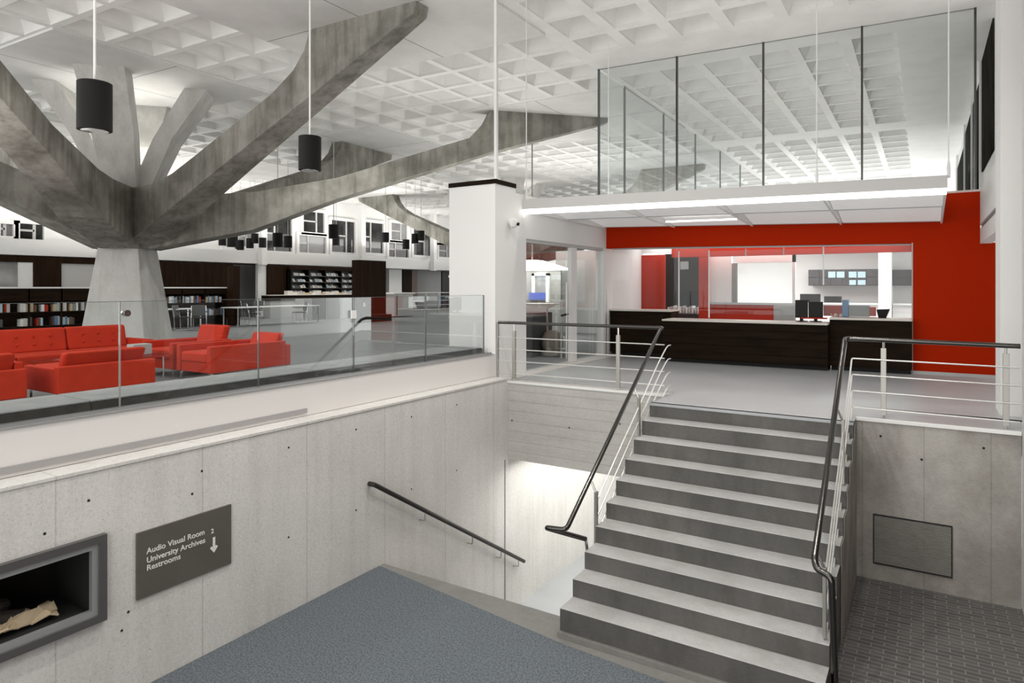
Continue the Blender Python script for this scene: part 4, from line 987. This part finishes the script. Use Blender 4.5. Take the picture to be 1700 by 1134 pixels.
spots = [(300, 548, 2.2, 'black mesh chair at the study table beside the column'), (330, 549, 1.0, 'black mesh chair at the end of the table by the right bookcase'), (420, 540, pi*.9, 'black mesh chair at the left side of the long white table'), (497, 536, -.4, 'black mesh chair at the right end of the long white table'),
         (384, 531, .3, 'distant black chair left of the far pair'), (408, 530, 2.8, 'distant black chair in the middle before the corridor'), (426, 531, .6, 'distant black chair right of the corridor opening')]
for i, (px, py, rz, lb) in enumerate(spots):
    v = on_z(px, py, 0)
    if i == 0: ck.location = (v.x+.2, v.y, 0); ck.rotation_euler = (0, 0, rz)
    else: dup(ck, (v.x, v.y, 0), rz, lb)

# ------------------------------------------------------------------ pendants
pd = thing('pendant_lamp', 'large black cylinder pendant lamp hanging at the left', 'lamp', (0, 0, 0), 'near black cylinder pendants')
MB().lathe((0, 0, 0), [(.155, 0), (.165, .0), (.165, .5), (.158, .505), (.02, .51)], 36).build('shade', M['black'], pd, smooth=True)
MB().tube([(0, 0, .5), (0, 0, HC-3.17)], .014, 8).build('stem', M['white'], pd)
MB().lathe((0, 0, -.002), [(.13, -.002), (.13, -.006), (.05, -.008)], 24).build('bulb_ring', M['chrome'], pd)
pd.location = (-7.47, 3.59, 3.17)
p2 = dup(pd, (-7.82, 6.79, 3.26), 0, 'smaller looking black cylinder pendant before the long concrete branch')
for o in (pd, p2):
    l = bpy.data.lights.new('pendant_glow', 'SPOT'); l.energy = 55; l.spot_size = radians(95); l.spot_blend = .8; l.shadow_soft_size = .1; l.color = (1, .96, .9)
    q = bpy.data.objects.new('pendant_glow', l); C.objects.link(q); q.location = Vector(o.location)+Vector((0, 0, -.03))
fpend = [(385, 399, 13, 22), (399, 407, 11, 16), (423, 397, 8, 14), (436, 404, 7, 14), (461, 398, 9, 24), (478, 401, 14, 20), (554, 384, 12, 24), (558, 402, 9, 12), (640, 394, 10, 17), (674, 407, 8, 14), (689, 397, 9, 15), (699, 391, 11, 17), (369, 401, 7, 13), (415, 406, 7, 12)]
sp = thing('pendant_lamp', 'small black cylinder pendant hanging before the far upper windows', 'lamp', (0, 0, 0), 'distant black cylinder pendants')
MB().lathe((0, 0, 0), [(.15, 0), (.165, .0), (.165, .46), (.02, .47)], 20).build('shade', M['black'], sp, smooth=True)
MB().tube([(0, 0, .46), (0, 0, 4.4)], .012, 6).build('stem', M['grey_l'], sp)
for i, (px, py, w_, h_) in enumerate(fpend):
    d = min(.48*FPX/h_, 31.0); a_, b_, c_ = _ray(px, py+h_/2); loc = (a_*d, b_*d, CZ+c_*d)
    if loc[0] < -27.8: s_ = -27.8/loc[0]; loc = (loc[0]*s_, loc[1]*s_, CZ+(loc[2]-CZ)*s_)
    if i == 0: sp.location = loc
    else: dup(sp, loc)

# ------------------------------------------------------------------ seen through the doorway
struct('wall_lounge_grey', MB().box(-9.3, 24, 0, -9.1, 40, 2.3), M['grey'])
bw = thing('wall_window_frame', 'white framed square window with blue panel seen through the glass door', 'window', (-9.5, 17, 1.3))
a, b = on_e(884, 454, -9.3), on_e(911, 499, -9.3)
bn_ = a.y
st_ = MB(); 
a, b = on_n(884, 454, 18), on_n(912, 486, 18)
struct('wall_grey_screen', MB().box(on_n(868, 480, 18.1).x, 18.05, 0, on_n(932, 480, 18.1).x, 18.15, on_n(880, 449, 18.1).z), M['grey'])
f = MB(); f.box(a.x, 17.95, b.z, a.x+.10, 18.05, a.z); f.box(b.x-.10, 17.95, b.z-.3, b.x, 18.05, a.z); f.box(a.x, 17.95, a.z-.08, b.x, 18.05, a.z); f.build('window_frame', M['white'], bw)
MB().box(a.x+.1, 18.0, b.z, b.x-.1, 18.04, a.z-.08).build('pane', M['smoke'], bw)
MB().box(a.x-.1, 17.94, b.z-.22, b.x-.1, 18.04, b.z).build('panel', M['blue2'], bw)
# glowing wedge added for the bright far ceiling beyond the door
um = thing('lit_ceiling', 'glowing white patch of far ceiling seen through the glass door', 'lit_ceiling', (-10, 16, 0))
a, b, c = on_n(830, 449, 17.2), on_n(933, 449, 17.2), on_n(893, 432, 17.2)
MB().loft([(a.x, 16.6, a.z), (b.x, 16.6, a.z), (b.x, 18.0, a.z), (a.x, 18.0, a.z)], [(c.x-.5, 17.0, c.z), (c.x, 17.0, c.z), (c.x, 17.5, c.z), (c.x-.5, 17.5, c.z)]).build('shade', M['whiteglow'], um)  # glows in place of the distant lit ceiling, not a lamp
MB().tube([(c.x-.2, 17.2, c.z), (c.x-.2, 17.2, 6.4)], .02).build('stem', M['grey'], um)
v = on_z(925, 600, 0)
vc = thing('floor_cleaner', 'tan upright floor cleaner standing behind the glass door', 'cleaner', (v.x-.6, v.y+.9, 0))
x, y = v.x-.6, v.y+.9
MB().lathe((x, y, 0), [(.22, 0), (.26, .03), (.24, .12), (.2, .14), (.24, .2), (.25, .38), (.18, .5), (.1, .56)], 20).build('body', M['tan'], vc, smooth=True)
MB().tube(fillet([(x-.12, y, .5), (x-.14, y, 1.05), (x+.1, y, 1.15)], .05), .02).build('handle', M['grey_l'], vc, smooth=True)
tag(MB().box(-7.6, 12.2, 0, -7.1, 13.1, .95).build('dark_bin', M['grey_d'], bevel=.02), 'dark cabinet just inside the glass door', 'cabinet')
a = on_n(890, 503, 15)
tag(MB().lathe((a.x, 15, a.z-.04), [(.05, 0), (.6, .0), (.62, .03), (.05, .04)], 24).build('round_tabletop', M['top']), 'pale round tabletop seen through the glass door', 'table')
